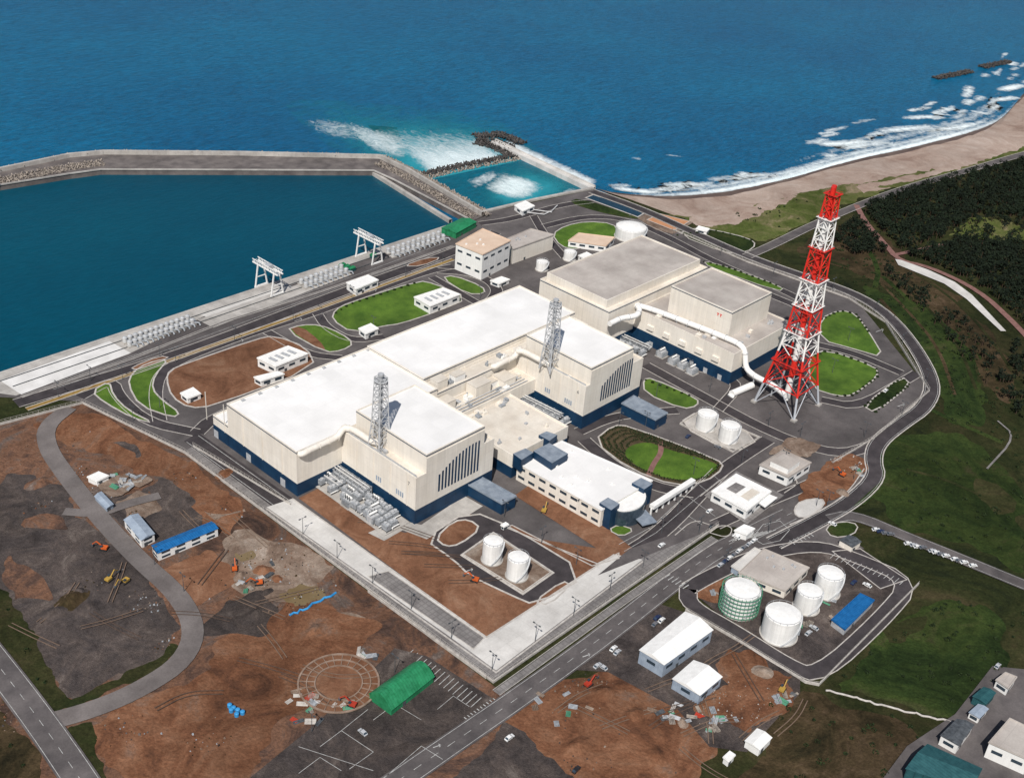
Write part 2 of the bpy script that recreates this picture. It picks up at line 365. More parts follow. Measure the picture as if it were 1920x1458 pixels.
def foam(q,dens,mat=None,nu=30,nv=14,name='sea_foam'):
    FZ[0]+=.006
    c=[Vector(G(a,b,SEA)) for a,b in q];vs=[];dd=[]
    for j in range(nv+1):
        for i in range(nu+1):
            u=i/nu;v=j/nv;p=(c[0]*(1-u)+c[1]*u)*(1-v)+(c[3]*(1-u)+c[2]*u)*v
            vs.append((p.x,p.y,FZ[0]));dd.append(max(0,dens(u,v)))
    fs=[(j*(nu+1)+i,j*(nu+1)+i+1,(j+1)*(nu+1)+i+1,(j+1)*(nu+1)+i) for j in range(nv) for i in range(nu)]
    o=struct(name,MB().add(vs,fs),mat or foamm);at=o.data.attributes.new('dens','FLOAT','POINT');at.data.foreach_set('value',dd)
def hump(t,e=.15): return max(0,min(1,t/e,(1-t)/e))
def sm_(t): t=max(0,min(1,t));return t*t*(3-2*t)
foam([(720,355),(1030,290),(930,210),(480,175)],lambda u,v:.85*sm_(hump(u,.35))*sm_(1-v),tealm)
foam([(870,390),(955,298),(1115,345),(1000,402)],lambda u,v:.8*sm_(hump(u,.4))*sm_(hump(v,.4)),tealm)
foam([(784,330),(972,293),(925,226),(560,190)],lambda u,v:.80*sm_(hump(u,.28))*(1-v)**1.0,foams,40,24)
foam([(770,335),(972,293),(900,250),(690,235)],lambda u,v:.68*sm_(hump(u,.3))*sm_(1-v),foamt)
foam([(690,300),(800,325),(790,245),(590,205)],lambda u,v:.62*sm_(hump(u,.4))*sm_(hump(v,.4)),foamt)
foam([(560,262),(760,290),(740,225),(500,200)],lambda u,v:.46*sm_(hump(u,.4))*sm_(hump(v,.4)),foamt)
foam([(862,352),(928,305),(1070,350),(990,396)],lambda u,v:.78*sm_(hump(u,.35))*sm_(hump(v,.45)),foamb)
foam([(895,350),(935,318),(1045,362),(1005,388)],lambda u,v:.62*sm_(hump(u,.4))*sm_(hump(v,.45)),foamb)
foam([(835,345),(945,300),(965,328),(890,368)],lambda u,v:.56*sm_(hump(u,.4))*sm_(hump(v,.4)),foamm)
foam([(1030,365),(1075,345),(1100,356),(1050,382)],lambda u,v:.52*hump(u,.3)*hump(v,.3))
foam([(945,245),(1145,340),(1118,353),(935,270)],lambda u,v:.74*hump(u,.08)*sm_(v*1.3))
def surf(w0,w,d,mat=None):
    FZ[0]+=.004
    p=smooth(w0,2);L=len(p);ks=[1,.5,0,-.5,-1];rows=[offs(p,w*k) for k in ks]
    vs=[(x,y,FZ[0]) for R in rows for x,y in R]
    fs=[(j*L+i,(j+1)*L+i,(j+1)*L+i+1,j*L+i+1) for j in range(4) for i in range(L-1)]
    dd=[]
    for k in ks:
        for i in range(L): dd.append(max(0,d*(1-abs(k)**1.5)*min(1,(i/(L-1))*3,(1-i/(L-1))*3)))
    o=struct('surf_foam',MB().add(vs,fs),mat or foamm);at=o.data.attributes.new('dens','FLOAT','POINT');at.data.foreach_set('value',dd)
shore=[(1112,352),(1150,361),(1220,366),(1290,365),(1400,350),(1500,327),(1600,297),(1680,280),(1750,264),(1850,237),(1893,212),(1925,165),(2000,90)]
SW=GL(shore,SEA)
surf(SW,9,.92); surf(offs(SW,9),12,.66); surf(offs(SW[4:],24),15,.58)
SR=resample(smooth(SW,2),4)
def shorepos(px):
    q=G(*px,SEA);return min(range(len(SR)),key=lambda i:math.dist(SR[i][:2],q))
i0=shorepos((1480,330));i1=len(SR)-1
for k in range(60):
    c=int(i0+(i1-10-i0)*random.random()**.8) if k<48 else random.randint(5,i0)
    ln=random.randint(8,20);dist=random.choice([13,20,30,42,56,70])+random.uniform(-5,5)
    if k>=48:dist=random.uniform(10,24)
    seg=SR[max(0,c-ln//2):c+ln//2]
    if len(seg)<4:continue
    P=[(x-dy*dist+random.uniform(-1,1),y+dx*dist+random.uniform(-1,1)) for x,y,dx,dy in seg]
    surf(P,random.uniform(6,12),random.uniform(.52,.74))
for s,w,d in [([(1515,268),(1570,272),(1650,262)],14,.84),([(1560,282),(1620,272),(1690,268)],12,.74),([(1630,248),(1700,242),(1770,236)],14,.8),([(1680,224),(1740,219),(1780,222)],12,.76),([(1740,212),(1790,218)],9,.66),([(1760,203),(1795,206)],8,.72),
 ([(1735,245),(1800,240),(1855,226)],12,.78),([(1815,208),(1860,216)],10,.72),([(1868,172),(1925,158)],13,.86),([(1855,190),(1915,182)],12,.78),([(1278,342),(1330,350)],8,.68),([(1140,350),(1180,358),(1262,362)],9,.84),([(1390,332),(1455,326)],9,.66),([(1180,295),(1205,300)],7,.58),([(1240,290),(1290,296)],5,.52),([(1600,228),(1650,224)],6,.56),([(1430,345),(1500,322),(1560,305)],9,.74)]: surf(GL(s,SEA),w,d)
# ================= LAND
beach_in=[(1185,375),(1300,413),(1372,412),(1425,383),(1500,362),(1600,345),(1690,330),(1760,318),(1850,285),(1925,262),(2010,235)]
land=GL([(-200,767),(0,700),(840,422),(893,402),(1000,378),(1112,355)])+GL(beach_in)
land+= [(2500,G(2010,235)[1]-100),(2500,-1800),(-1500,-1800),(-1500,GL([(-200,767)])[0][1])]
struct('ground',MB().prism(land,-7,0),[dgrass])
bw=GL(shore,SEA-.1);bo=smooth(bw,2);bi=smooth(GL(beach_in),2)
def lerp_line(P,n):
    d=[0]
    for i in range(len(P)-1): d.append(d[-1]+math.dist(P[i],P[i+1]))
    out=[];j=0
    for k in range(n):
        t=d[-1]*k/(n-1)
        while j<len(P)-2 and d[j+1]<t:j+=1
        s=(t-d[j])/(d[j+1]-d[j]+1e-9);out.append((P[j][0]+(P[j+1][0]-P[j][0])*s,P[j][1]+(P[j+1][1]-P[j][1])*s))
    return out
N=60;A=lerp_line(bo,N);B=lerp_line(bi,N);mb=MB()
for k,t in enumerate([-.25,0,.22,.6,1.0,1.08]):
    for i in range(N):
        a=A[i];b=B[i];tt=t+(random.uniform(-.03,.03) if k==2 else 0);z=SEA-.1+ (3.1)*max(t,-.3)*(1 if t>=0 else 2); mb.v.append((a[0]+(b[0]-a[0])*tt,a[1]+(b[1]-a[1])*tt,min(z,.0) if k<4 else .012))
for k in range(5):
    for i in range(N-1):
        mb.f.append((k*N+i,k*N+i+1,(k+1)*N+i+1,(k+1)*N+i));mb.m.append(1 if k<2 else 0)
struct('beach_sand',mb,[sand,wsand],smooth=True)
# ---- ground zones
patch('brown_heath_ground',[(1560,420),(1640,430),(1700,500),(1780,540),(1850,620),(1900,700),(1880,760),(1800,640),(1680,540),(1580,500),(1500,470)],bgrass,jit=4)
patch('green_slope_ground',[(1620,540),(1700,560),(1790,610),(1850,700),(1830,800),(1760,790),(1760,720),(1700,620)],dgrass2,jit=4)
patch('green_slope_ground',[(1640,850),(1760,790),(1900,860),(1920,1060),(1700,1000),(1620,940)],dgrass2,jit=5)
patch('green_slope_ground',[(1560,1290),(1720,1110),(1900,1150),(1900,1260),(1780,1350),(1600,1300)],dgrass2,jit=5)
patch('brown_heath_ground',[(1500,1300),(1600,1310),(1760,1370),(1700,1480),(1380,1480),(1400,1400)],bgrass,jit=5)
for q in [[(1840,900),(1900,920),(1900,980),(1830,960)],[(1640,1180),(1700,1150),(1740,1190),(1680,1230)]]: patch('brown_heath_ground',q,dgrass,jit=5)
patch('dune_grass_ground',[(1250,400),(1310,411),(1372,410),(1425,382),(1520,359),(1640,339),(1760,316),(1700,345),(1580,385),(1500,425),(1430,455),(1350,435)],dune,jit=2)
patch('pale_heath_ground',[(1780,440),(1820,410),(1890,410),(1925,430),(1925,455),(1840,450)],dune,jit=3)
patch('sand_drift',[(1290,409),(1380,405),(1430,380),(1500,368),(1440,395),(1380,420),(1310,425)],sand,jit=1.5)
patch('sand_drift',[(1600,350),(1680,335),(1760,320),(1850,290),(1925,266),(1925,282),(1800,318),(1700,345),(1620,362)],sand,jit=1.5)
patch('dune_grass_ground',[(1640,352),(1720,338),(1800,316),(1880,290),(1925,275),(1925,284),(1800,324),(1700,350)],dune,jit=1.5)
for k,pl in enumerate([[(1640,520),(1700,580),(1760,650),(1790,740)],[(1655,518),(1722,578),(1778,650),(1808,735)],[(1670,515),(1740,575),(1800,650),(1830,730)],[(1685,512),(1762,575),(1822,645),(1850,725)],[(1700,510),(1780,575),(1840,640),(1870,720)],[(1600,430),(1650,500),(1640,540)],[(1715,510),(1800,570),(1862,640),(1900,700)],[(1650,560),(1700,620),(1740,700)],[(1500,480),(1580,500),(1640,520)],[(1730,760),(1790,790),(1880,830)],[(1700,880),(1780,900),(1900,960)]]): road(pl,[2.5,4,2.5,3.5][k%4],[bgrass,dgrass2,dgrass,bgrass][k%4],'terrace_path')
patch('dirt_ground',[(-150,830),(0,795),(155,757),(345,850),(925,1285),(1000,1330),(800,1520),(-300,1520),(-300,900)],dirt)
patch('gravel_ground',[(0,900),(60,880),(110,900),(200,1010),(290,1110),(325,1200),(300,1240),(130,1320),(-50,1100),(-50,950)],grav,jit=3)
patch('brown_soil_ground',[(60,800),(160,762),(330,850),(430,930),(470,1000),(400,1000),(300,900),(150,840)],dirt2,jit=4)
patch('gravel_ground',[(190,950),(300,890),(380,930),(400,1000),(330,1040),(250,1000)],grav,jit=4)
patch('tan_mud_ground',[(400,1010),(440,970),(520,1010),(590,1050),(625,1100),(560,1140),(500,1140),(430,1060)],tan,jit=4)
patch('tan_mud_ground',[(200,945),(290,920),(320,935),(240,985)],tan,jit=3)
for q,m_ in [([(30,960),(90,950),(110,1000),(50,1010)],dirt),([(380,960),(430,950),(440,985),(400,990)],tan),([(210,830),(260,820),(300,850),(250,870)],grav),([(0,1060),(60,1070),(90,1130),(20,1110)],dirt),([(620,1160),(690,1170),(720,1200),(660,1210)],tan),([(500,1180),(560,1170),(600,1190),(540,1220)],dirt),([(260,1330),(330,1300),(370,1320),(300,1360)],grav),([(420,1290),(500,1260),(530,1290),(460,1330)],dirt)]: patch('mottled_ground',q,m_,jit=4)
patch('orange_dirt_ground',[(303,1068),(395,1030),(455,1085),(365,1140)],brown,jit=.6)
patch('brown_soil_ground',[(175,1360),(240,1330),(360,1270),(420,1180),(520,1140),(600,1130),(720,1170),(640,1280),(560,1330),(480,1420),(430,1480),(230,1480)],dirt2,jit=3)
patch('dark_soil_ground',[(380,1190),(440,1100),(520,1130),(540,1180),(480,1210)],grav,jit=4)
patch('muddy_puddle',[(530,1120),(560,1100),(610,1095),(625,1110),(600,1130),(555,1140)],mudw,sm=1,jit=2)
patch('muddy_puddle',[(440,1040),(470,1030),(480,1045),(450,1055)],mudw,sm=1,jit=1.5)
patch('grass_verge',[(-60,1060),(10,1120),(60,1180),(130,1320),(90,1340),(20,1260),(-60,1160)],dgrass,jit=2)
patch('grass_verge',[(130,1310),(300,1235),(330,1200),(345,1215),(300,1255),(120,1335)],dgrass,jit=1)
patch('grass_verge',[(130,1365),(170,1350),(200,1480),(170,1480)],dgrass,jit=1)
patch('brown_heath_ground',[(-60,1290),(40,1360),(90,1480),(-60,1480)],bgrass,jit=3)
patch('asphalt_yard',[(430,1490),(600,1350),(740,1215),(800,1230),(925,1310),(720,1500)],grav)
patch('orange_dirt_ground',[(950,1345),(1090,1250),(1190,1275),(1330,1340),(1350,1400),(1340,1480),(1080,1480),(940,1400)],dirt2,jit=3)
patch('asphalt_yard',[(830,1490),(950,1350),(1010,1400),(1110,1490)],grav,jit=1)
patch('gravel_yard',[(1060,1255),(1230,1130),(1290,1150),(1500,1270),(1500,1300),(1400,1410),(1330,1400),(1270,1330),(1140,1260)],grav)
patch('orange_dirt_ground',[(1340,1230),(1400,1220),(1495,1275),(1470,1320),(1390,1380),(1330,1330),(1290,1330),(1350,1280)],dirt2,jit=2)
patch('orange_dirt_ground',[(1290,1090),(1390,1080),(1380,1130),(1300,1120)],dirt2,jit=2)
patch('paved_yard',[(150,753),(0,745),(-200,800),(-200,762),(0,698),(838,424),(893,403),(1112,356),(1180,378),(1260,428),(1400,488),(1600,556),(1745,735),(1640,830),(1640,900),(1480,1000),(1345,985),(925,1275),(345,848)],yard)
# quay
patch('quay_pavement',[(-200,767),(0,701),(838,425),(860,432),(655,497),(400,585),(240,665),(30,742),(0,738),(-200,800)],conc)
patch('quay_apron',[(0,714),(205,640),(245,662),(40,740)],M('pale_apron',(.60,.585,.56),(.74,.725,.70),sc=.08,var=.08,big=(.03,.1),seam=(8,8,.14,.9,'flat')))
patch('quay_apron',[(375,590),(540,533),(560,545),(400,600)],conw)
patch('quay_apron',[(370,600),(640,505),(660,515),(400,615)],conc)
# site roads with kerbs
K=.8
for q,w_ in [([(30,757),(330,668),(600,563),(850,474),(930,436)],9),([(150,745),(210,712),(222,745),(275,792),(370,812)],7),([(300,790),(290,740),(300,700),(345,672),(480,622),(600,585),(790,512),(850,500)],7),
 ([(370,812),(400,783),(590,708),(740,650),(880,592),(935,555),(925,530),(880,512),(820,508)],8),([(500,622),(575,665),(640,672)],6),([(595,588),(612,615),(660,640),(720,632)],6),([(810,520),(900,572)],6),
 ([(900,420),(960,412),(1050,385),(1110,378)],7),([(1000,405),(1020,440),(1060,485)],6),([(1020,425),(1100,405),(1180,412),(1260,448),(1340,492),(1480,550),(1530,580)],7),
 ([(1430,548),(1520,585),(1525,640),(1505,700),(1480,720)],7),([(1525,645),(1600,662),(1690,700)],7),([(1540,750),(1610,765),(1700,712),(1720,700)],7),([(1210,685),(1320,745),(1450,815),(1570,855),(1640,835)],8),
 ([(1085,810),(1140,785),(1200,775),(1270,770)],7),([(1095,825),(1150,875),(1230,915),(1300,925)],8),([(1300,925),(1370,870),(1440,825)],8),([(1160,1050),(1240,1000),(1320,915),(1350,885)],9),([(1340,985),(1440,940),(1540,900),(1600,860)],7),
 ([(1140,700),(1200,760)],7),([(1345,770),(1390,720),(1340,700),(1300,690)],6)]: road(q,w_,asph,kerb=K)
road([(50,768),(330,673),(600,578),(850,487)],3.0,M('dry_hedge',(.20,.12,.035),(.30,.20,.06),sc=.3,var=.3),'planted_median',sm=0,kerb=1)
road([(40,745),(250,672),(420,604),(600,548),(850,462)],1.4,cong,'pavement',sm=0,kerb=.7)
for yy in(-4,-16): mark([(100,735+yy),(330,655+yy),(600,557+yy),(840,470+yy)],.25)
RLm=MB()
for o in(0,1):
    ribbon(RLm,GL([(0+o*24,716+o*10),(838+o*14,437+o*5)]),.25,.5,.9)
struct('crane_rail',RLm,dsteel)
# lawns & islands
patch('bare_soil_island',[(312,712),(318,695),(350,682),(480,637),(515,630),(575,652),(592,690),(400,762),(355,766),(322,745)],brown,sm=1,kerb=1.2)
patch('lawn',[(240,722),(248,700),(275,682),(318,672),(290,705),(285,730),(305,752),(338,775),(325,784),(262,762)],lawn,sm=1,kerb=1.2)
patch('lawn',[(172,735),(205,715),(212,742),(240,770),(290,795),(250,785),(195,755)],lawn,sm=1,kerb=1.2)
patch('bare_soil_island',[(245,690),(300,668),(320,672),(255,695)],brown,sm=1,kerb=.8)
patch('lawn',[(535,620),(565,610),(600,610),(640,626),(664,645),(642,658),(610,662)],lawn,sm=1,kerb=1.2)
patch('bare_soil_island',[(540,618),(565,612),(600,640),(612,658),(600,656)],brown,sm=1)
patch('lawn',[(622,600),(628,582),(655,568),(785,527),(815,533),(880,560),(820,585),(752,608),(720,612),(660,625)],lawn,sm=1,kerb=1.2)
patch('lawn',[(828,522),(850,517),(905,538),(910,552),(875,552)],lawn,sm=1,kerb=1.2)
patch('bare_soil_island',[(755,500),(800,484),(830,484),(790,500)],brown,sm=1,kerb=.8)
patch('lawn',[(1035,440),(1060,424),(1100,416),(1150,420),(1160,438),(1150,452),(1080,470),(1050,462)],lawn,sm=1,kerb=1.2)
patch('lawn',[(1065,380),(1085,372),(1175,400),(1210,412),(1180,410),(1120,398)],dgrass2,sm=1)
patch('retention_pond',[(1098,372),(1112,366),(1212,398),(1196,408)],pond,kerb=1.5)
patch('gravel_yard',[(1195,410),(1212,402),(1300,418),(1262,440),(1230,432)],tan)
patch('clay_court',[(1213,413),(1238,402),(1293,416),(1264,433)],court,kerb=.8)
patch('lawn',[(1270,440),(1300,428),(1340,432),(1405,448),(1418,460),(1400,474),(1360,476)],dgrass2,sm=1,kerb=1.2)
patch('lawn',[(1318,490),(1360,500),(1470,540),(1460,548),(1330,502)],lawn,sm=1,kerb=.8)
patch('lawn',[(1538,598),(1575,582),(1605,590),(1630,625),(1658,672),(1600,655),(1538,638)],lawn,sm=1,kerb=1.2)
patch('lawn',[(1515,670),(1550,656),(1640,688),(1648,705),(1600,742),(1570,744),(1520,728)],lawn,sm=1,kerb=1.2)
patch('lawn',[(1618,762),(1690,706),(1708,722),(1640,775)],dgrass2,sm=1,kerb=1.2)
patch('lawn',[(1206,712),(1222,710),(1308,748),(1308,762),(1280,768),(1208,738)],lawn,sm=1,kerb=1.2)
patch('garden_bed',[(1112,828),(1150,798),(1180,800),(1345,862),(1358,878),(1322,905),(1265,912),(1180,880)],M('garden_soil',(.045,.035,.018),(.085,.06,.03),sc=.3,var=.3),sm=1,kerb=1.2)
gard=patch('lawn',[(1170,858),(1175,838),(1215,828),(1245,842),(1345,868),(1345,882),(1320,898),(1265,902),(1210,885)],lawn,sm=2)
road([(1215,895),(1225,870),(1240,850),(1238,828)],3,pink,'garden_path')
patch('tank_pad',[(1270,796),(1312,770),(1428,822),(1374,852)],conc,sm=1,kerb=1.2)
# plant front yard
patch('bare_soil_yard',[(560,935),(600,915),(700,985),(760,1000),(870,960),(1000,1010),(1190,1040),(1160,1060),(925,1200),(905,1193)],brown)
patch('concrete_pavement',[(690,1000),(745,975),(790,985),(870,930),(905,950),(850,985),(800,1012),(755,995),(720,1015)],conc)
patch('bare_soil_yard',[(1000,905),(1130,985),(1200,1040),(1165,1060),(1090,1010),(965,930)],brown)
patch('asphalt_yard',[(795,1012),(880,957),(960,990),(1105,1078),(1003,1136),(960,1118),(880,1080),(850,1050)],asph,sm=1,kerb=1.2)
patch('bare_soil_island',[(816,1010),(850,978),(880,975),(902,992),(862,1022),(835,1026)],brown,sm=1,kerb=1.2)
patch('bare_soil_island',[(948,990),(960,986),(1110,1062),(1160,1048),(1160,1038),(1120,1058),(1104,1052)],brown,kerb=.8)
patch('bare_soil_island',[(1000,1130),(1055,1090),(1070,1098),(1030,1135)],brown,sm=1,kerb=1)
patch('tank_pad',[(865,1042),(925,1000),(1037,1075),(980,1115)],tan,sm=0,kerb=1.4)
# concrete perimeter road
patch('paved_verge',[(345,848),(362,838),(548,945),(912,1195),(1345,975),(1345,990),(925,1282)],cong)
patch('asphalt_road',[(345,828),(372,812),(548,935),(512,952)],asph)
patch('concrete_road',[(500,952),(548,936),(912,1196),(1150,1040),(1205,1050),(930,1258),(876,1218)],conw)
patch('asphalt_road',[(690,1082),(728,1072),(908,1197),(888,1218)],cong,kerb=.5)
patch('asphalt_road',[(1120,1080),(1180,1030),(1345,975),(1350,988)],asph2)
kline([(548,936),(912,1196),(1150,1042)],.8,0);kline([(500,955),(930,1262),(1205,1054)],.8,0)
mark([(350,830),(515,950)],.3);mark([(372,818),(540,938)],.3)
# roads left
road([(130,765),(85,800),(88,840),(120,888),(185,970),(262,1052),(335,1115),(368,1180),(345,1240),(270,1290),(180,1330),(70,1360)],9.5,asph3)
road([(120,960),(185,965),(240,945),(300,930)],6,asph3)
road([(-80,1150),(60,1330),(150,1460),(200,1540)],13,asph2,edge=True,dash=True)
# roads right / main
road([(640,1540),(760,1455),(1000,1290),(1150,1180),(1270,1085),(1340,1035),(1400,1005),(1480,965)],11.5,asph2,edge=True,dash=True,sm=1)
road([(930,1300),(1180,1120),(1340,1010)],3.5,cong,'pavement',sm=0,kerb=.5)
patch('asphalt_yard',[(1280,1090),(1330,1050),(1400,1010),(1500,960),(1560,985),(1620,1030),(1540,1040),(1420,1050)],asph2)
patch('gravel_yard',[(1290,1105),(1420,1045),(1530,1026),(1700,1092),(1535,1262),(1380,1180)],grav)
patch('orange_dirt_ground',[(1292,1098),(1350,1082),(1375,1100),(1350,1135),(1310,1125)],dirt2,jit=1)
loop=road([(1290,1105),(1330,1082),(1420,1040),(1530,1022),(1600,1045),(1712,1092),(1650,1165),(1535,1270),(1480,1250),(1380,1185),(1290,1135),(1290,1105)],8,asph,kerb=1)
patch('parking_pavement',[(1560,1035),(1612,1030),(1700,1088),(1650,1105)],asph,kerb=.6)
per=road([(1110,360),(1200,392),(1280,428),(1400,482),(1500,517),(1600,550),(1665,590),(1715,650),(1752,720),(1735,765),(1690,795),(1645,830),(1635,862),(1645,895),(1600,940),(1530,980),(1450,1020)],9.5,asph,edge=True,kerb=1.4)
road([(1400,482),(1450,460),(1520,425),(1600,390),(1700,352),(1800,325),(1930,286),(2010,270)],8,asph2,kerb=.8)
road([(1555,975),(1600,965),(1700,1008),(1800,1048),(1950,1110)],9,asph2,edge=True)
road([(1605,385),(1622,418),(1660,460),(1685,490),(1740,500),(1835,545),(1900,605),(1950,660)],5,pink,'footpath')
road([(1672,480),(1720,470),(1790,455)],4,pink,'footpath')
patch('lawn',[(1650,850),(1700,880),(1620,948),(1600,950),(1655,900)],dgrass2)
patch('white_gravel',[(1678,487),(1690,489),(1740,507),(1790,530),(1822,554),(1886,622),(1876,622),(1812,562),(1770,533),(1716,511),(1684,498)],conw)
patch('lawn',[(1545,990),(1580,978),(1610,985),(1600,1005),(1560,1010)],dgrass2,sm=1,kerb=.8)
road([(1870,790),(1905,820),(1850,880)],1.2,cong,'footpath')
# gate zone
patch('dirt_ground',[(1500,910),(1560,860),(1600,850),(1625,880),(1600,920),(1540,955),(1490,940)],dirt2,jit=1.5)
patch('concrete_pad',[(1488,955),(1502,940),(1540,935),(1547,948),(1515,972),(1492,970)],conw,sm=1,kerb=1)
patch('dirt_ground',[(1440,850),(1480,820),(1540,835),(1520,860)],tan,jit=1)
patch('concrete_pavement',[(1320,930),(1380,885),(1470,930),(1400,985)],cong)
patch('lawn',[(1140,995),(1160,985),(1190,995),(1165,1008)],lawn,sm=1,kerb=.8)
for k in range(6): mark([(1215+k*24,990-k*20),(1275+k*22,1020-k*17)],.25)
mark([(1170,1035),(1230,1000),(1300,940),(1350,900)],.25);mark([(1160,1022),(1220,990),(1285,930),(1330,890)],.25)
for k in range(9): mark([(1366+k*6,1017-k*1),(1390+k*8,1003-k*1)],.35)
mark([(1410,1010),(1430,985),(1462,978),(1480,995),(1462,1015),(1430,1022)],.3,True)
kline([(1330,1000),(1350,985),(1375,990),(1365,1010),(1330,1000)],.5);kline([(1470,925),(1500,905),(1480,895)],.5)
kline([(1265,1005),(1300,975),(1330,985)],.5);kline([(1480,985),(1540,960),(1590,925),(1620,880)],.6)
for s in range(6): mark([(1245+s*7,1085+s*4),(1256+s*7,1078+s*4)],.5)
for s in range(6): mark([(1480+s*7,1015-s*3),(1490+s*7,1022-s*3)],.5)
for k in range(16): mark([(775+k*8.5,1218+k*6),(755+k*8.5,1236+k*6)],.3)
for k in range(14): mark([(1565+k*10,1040+k*3.8),(1556+k*10,1048+k*3.8)],.3)
for a in [[(600,1400),(640,1370),(700,1410),(655,1442)],[(560,1450),(600,1420),(640,1445)],[(700,1350),(740,1320),(790,1350)],[(820,1330),(850,1305),(880,1325)],[(720,1460),(790,1400),(830,1425)],[(560,1400),(700,1445)],[(640,1370),(690,1330)]]: mark(a,.22)
for k in range(10): mark([(870+k*6,1345-k*4),(880+k*6,1352-k*4)],.45)
for x,y in [(560,600),(700,545),(450,640),(1690,760),(1650,620),(1560,545),(820,1400),(1100,1230),(700,1060),(880,1070)]:
    mark([(x-8,y+3),(x+6,y-2)],.4);mark([(x+2,y-4),(x+6,y-2),(x+4,y+2)],.3)
cc=G(635,1282);ring=[(cc[0]+math.cos(a)*17,cc[1]+math.sin(a)*17) for a in np.linspace(0,2*math.pi,49)[:-1]]
patch('circular_foundation',ring,brown,world=True)
zt=ztop(*cc);RB=MB()
for r_,w_ in((17,.8),(13.5,.5),(10,.5)): ribbon(RB,[(cc[0]+math.cos(a)*r_,cc[1]+math.sin(a)*r_) for a in np.linspace(0,2*math.pi,49)[:-1]],w_,zt,zt+.5,True)
for a in np.linspace(0,2*math.pi,25)[:-1]: RB.beam((cc[0]+math.cos(a)*10,cc[1]+math.sin(a)*10,zt+.3),(cc[0]+math.cos(a)*17,cc[1]+math.sin(a)*17,zt+.3),.3)
solo('ring_foundation',RB,M('stained_concrete',(.18,.12,.085),(.30,.22,.17),sc=.3,var=.2),(*cc,zt),'brown stained concrete ring foundation in bare soil','foundation')
patch('asphalt_yard',[(1640,1480),(1700,1400),(1790,1340),(1860,1250),(1960,1260),(2000,1480)],asph2)
TR=[MB(),MB()]
def onroad(x,y,m=0):
    return any(inpoly(x,y,P) for P in RPOLY)
def track(px,w=2.0,k=0):
    p=[(a+random.uniform(-2,2),b+random.uniform(-2,2)) for a,b,_,_ in resample(GL(px),14)]
    if len(p)<3 or any(onroad(*q) for q in p):return
    p=smooth(p,2);nz()
    for s in(-w/2,w/2): ribbon(TR[k],p,.45,ZC[0],ZC[0],shift=s)
DF=[(0,830,700,1450),(960,1260,1320,1450),(1300,1230,1480,1380)]
for i in range(85):
    a=random.choice([DF[0]]*5+DF[1:]);x=random.uniform(a[0],a[2]);y=random.uniform(a[1],a[3]);an=random.choice([.65,.7,-.6,-.45,random.uniform(0,3)]);pl=[(x,y)]
    for s in range(random.randint(3,5)): an+=random.uniform(-.3,.3);x+=math.cos(an)*30;y+=math.sin(an)*24;pl.append((x,y))
    if all(q[1]>880+max(0,(q[0]-345))*.75 or q[0]>940 for q in pl) and all(q[1]>800 for q in pl): track(pl,k=i%3==0)
for i in range(6):
    s=random.uniform(.2,.8);track([(560+s*340+30,950+s*240-30),(600+s*300+60,960+s*220-30),(680+s*250+90,1000+s*150-20)],k=1)
struct('tyre_track',TR[0],M('pale_track',(.13,.085,.06),(.18,.125,.09),sc=.3,var=.3));struct('tyre_track',TR[1],M('dark_track',(.06,.04,.03),(.10,.065,.048),sc=.3,var=.3))
struct('kerb',KB,kerbm)
# ================= ROCKS / TETRAPODS
TV=[Vector(v).normalized() for v in((1,1,1),(1,-1,-1),(-1,1,-1),(-1,-1,1))]
def tetrapods(name,pts,size,mat):
    mb=MB()
    for (x,y,z) in pts:
        R=Matrix.Rotation(random.uniform(0,6.3),3,'Z')@Matrix.Rotation(random.uniform(0,6.3),3,'X'); s=size*random.uniform(.8,1.2)
        for v in TV:
            d=R@v; u=d.orthogonal().normalized(); w=d.cross(u); c=Vector((x,y,z))
            vs=[c+u*.36*s*math.cos(a)+w*.36*s*math.sin(a) for a in(0,2.09,4.19)]+[c+d*s+u*.2*s*math.cos(a)+w*.2*s*math.sin(a) for a in(0,2.09,4.19)]
            mb.add(vs,[(0,1,4,3),(1,2,5,4),(2,0,3,5),(3,4,5)])
    o=struct(name,mb,mat,'stuff'); o['label']='heaped concrete tetrapod armour blocks along the breakwater'; return o
def rocks(px,n,s0,s1,mats,lab='scattered rubble and stones on bare soil'):
    w=GL(px);xs=[p[0] for p in w];ys=[p[1] for p in w];mbs=[MB() for _ in mats];k=0
    cl=[(random.uniform(min(xs),max(xs)),random.uniform(min(ys),max(ys)),random.uniform(2,9)) for _ in range(max(3,n//18))]
    while k<n:
        c=random.choice(cl);x=random.gauss(c[0],c[2]);y=random.gauss(c[1],c[2]*.7)
        if not inpoly(x,y,w) or onroad(x,y): k+=.2;continue
        k+=1;s=random.uniform(s0,s1)*random.random()**.5;z=ztop(x,y)
        vs=[(x+random.uniform(.5,1)*s*math.cos(a)*r,y+random.uniform(.5,1)*s*math.sin(a)*r,z+h) for h,r in((0,1),(s*random.uniform(.4,.9),.6)) for a in(0,1.26,2.5,3.77,5.03)]
        random.choice(mbs).add(vs,[(i,(i+1)%5,5+(i+1)%5,5+i) for i in range(5)]+[(5,6,7,8,9)])
    for mb,m in zip(mbs,mats):
        o=struct('rubble',mb,m,'stuff');o['label']=lab
LF=[(0,820),(150,775),(340,870),(900,1285),(780,1200),(600,1330),(440,1450),(0,1450)]
rocks(LF,800,.3,.9,[dirt2,grav,tan,bgrass,msteel])
rocks([(970,1340),(1090,1260),(1330,1340),(1340,1450),(1060,1450)],120,.3,.8,[tan,grav])
rocks([(1240,1330),(1400,1240),(1490,1280),(1390,1390)],120,.3,.8,[conc,tan])
rocks([(1490,880),(1600,850),(1620,880),(1540,950)],60,.3,.8,[conc,tan])
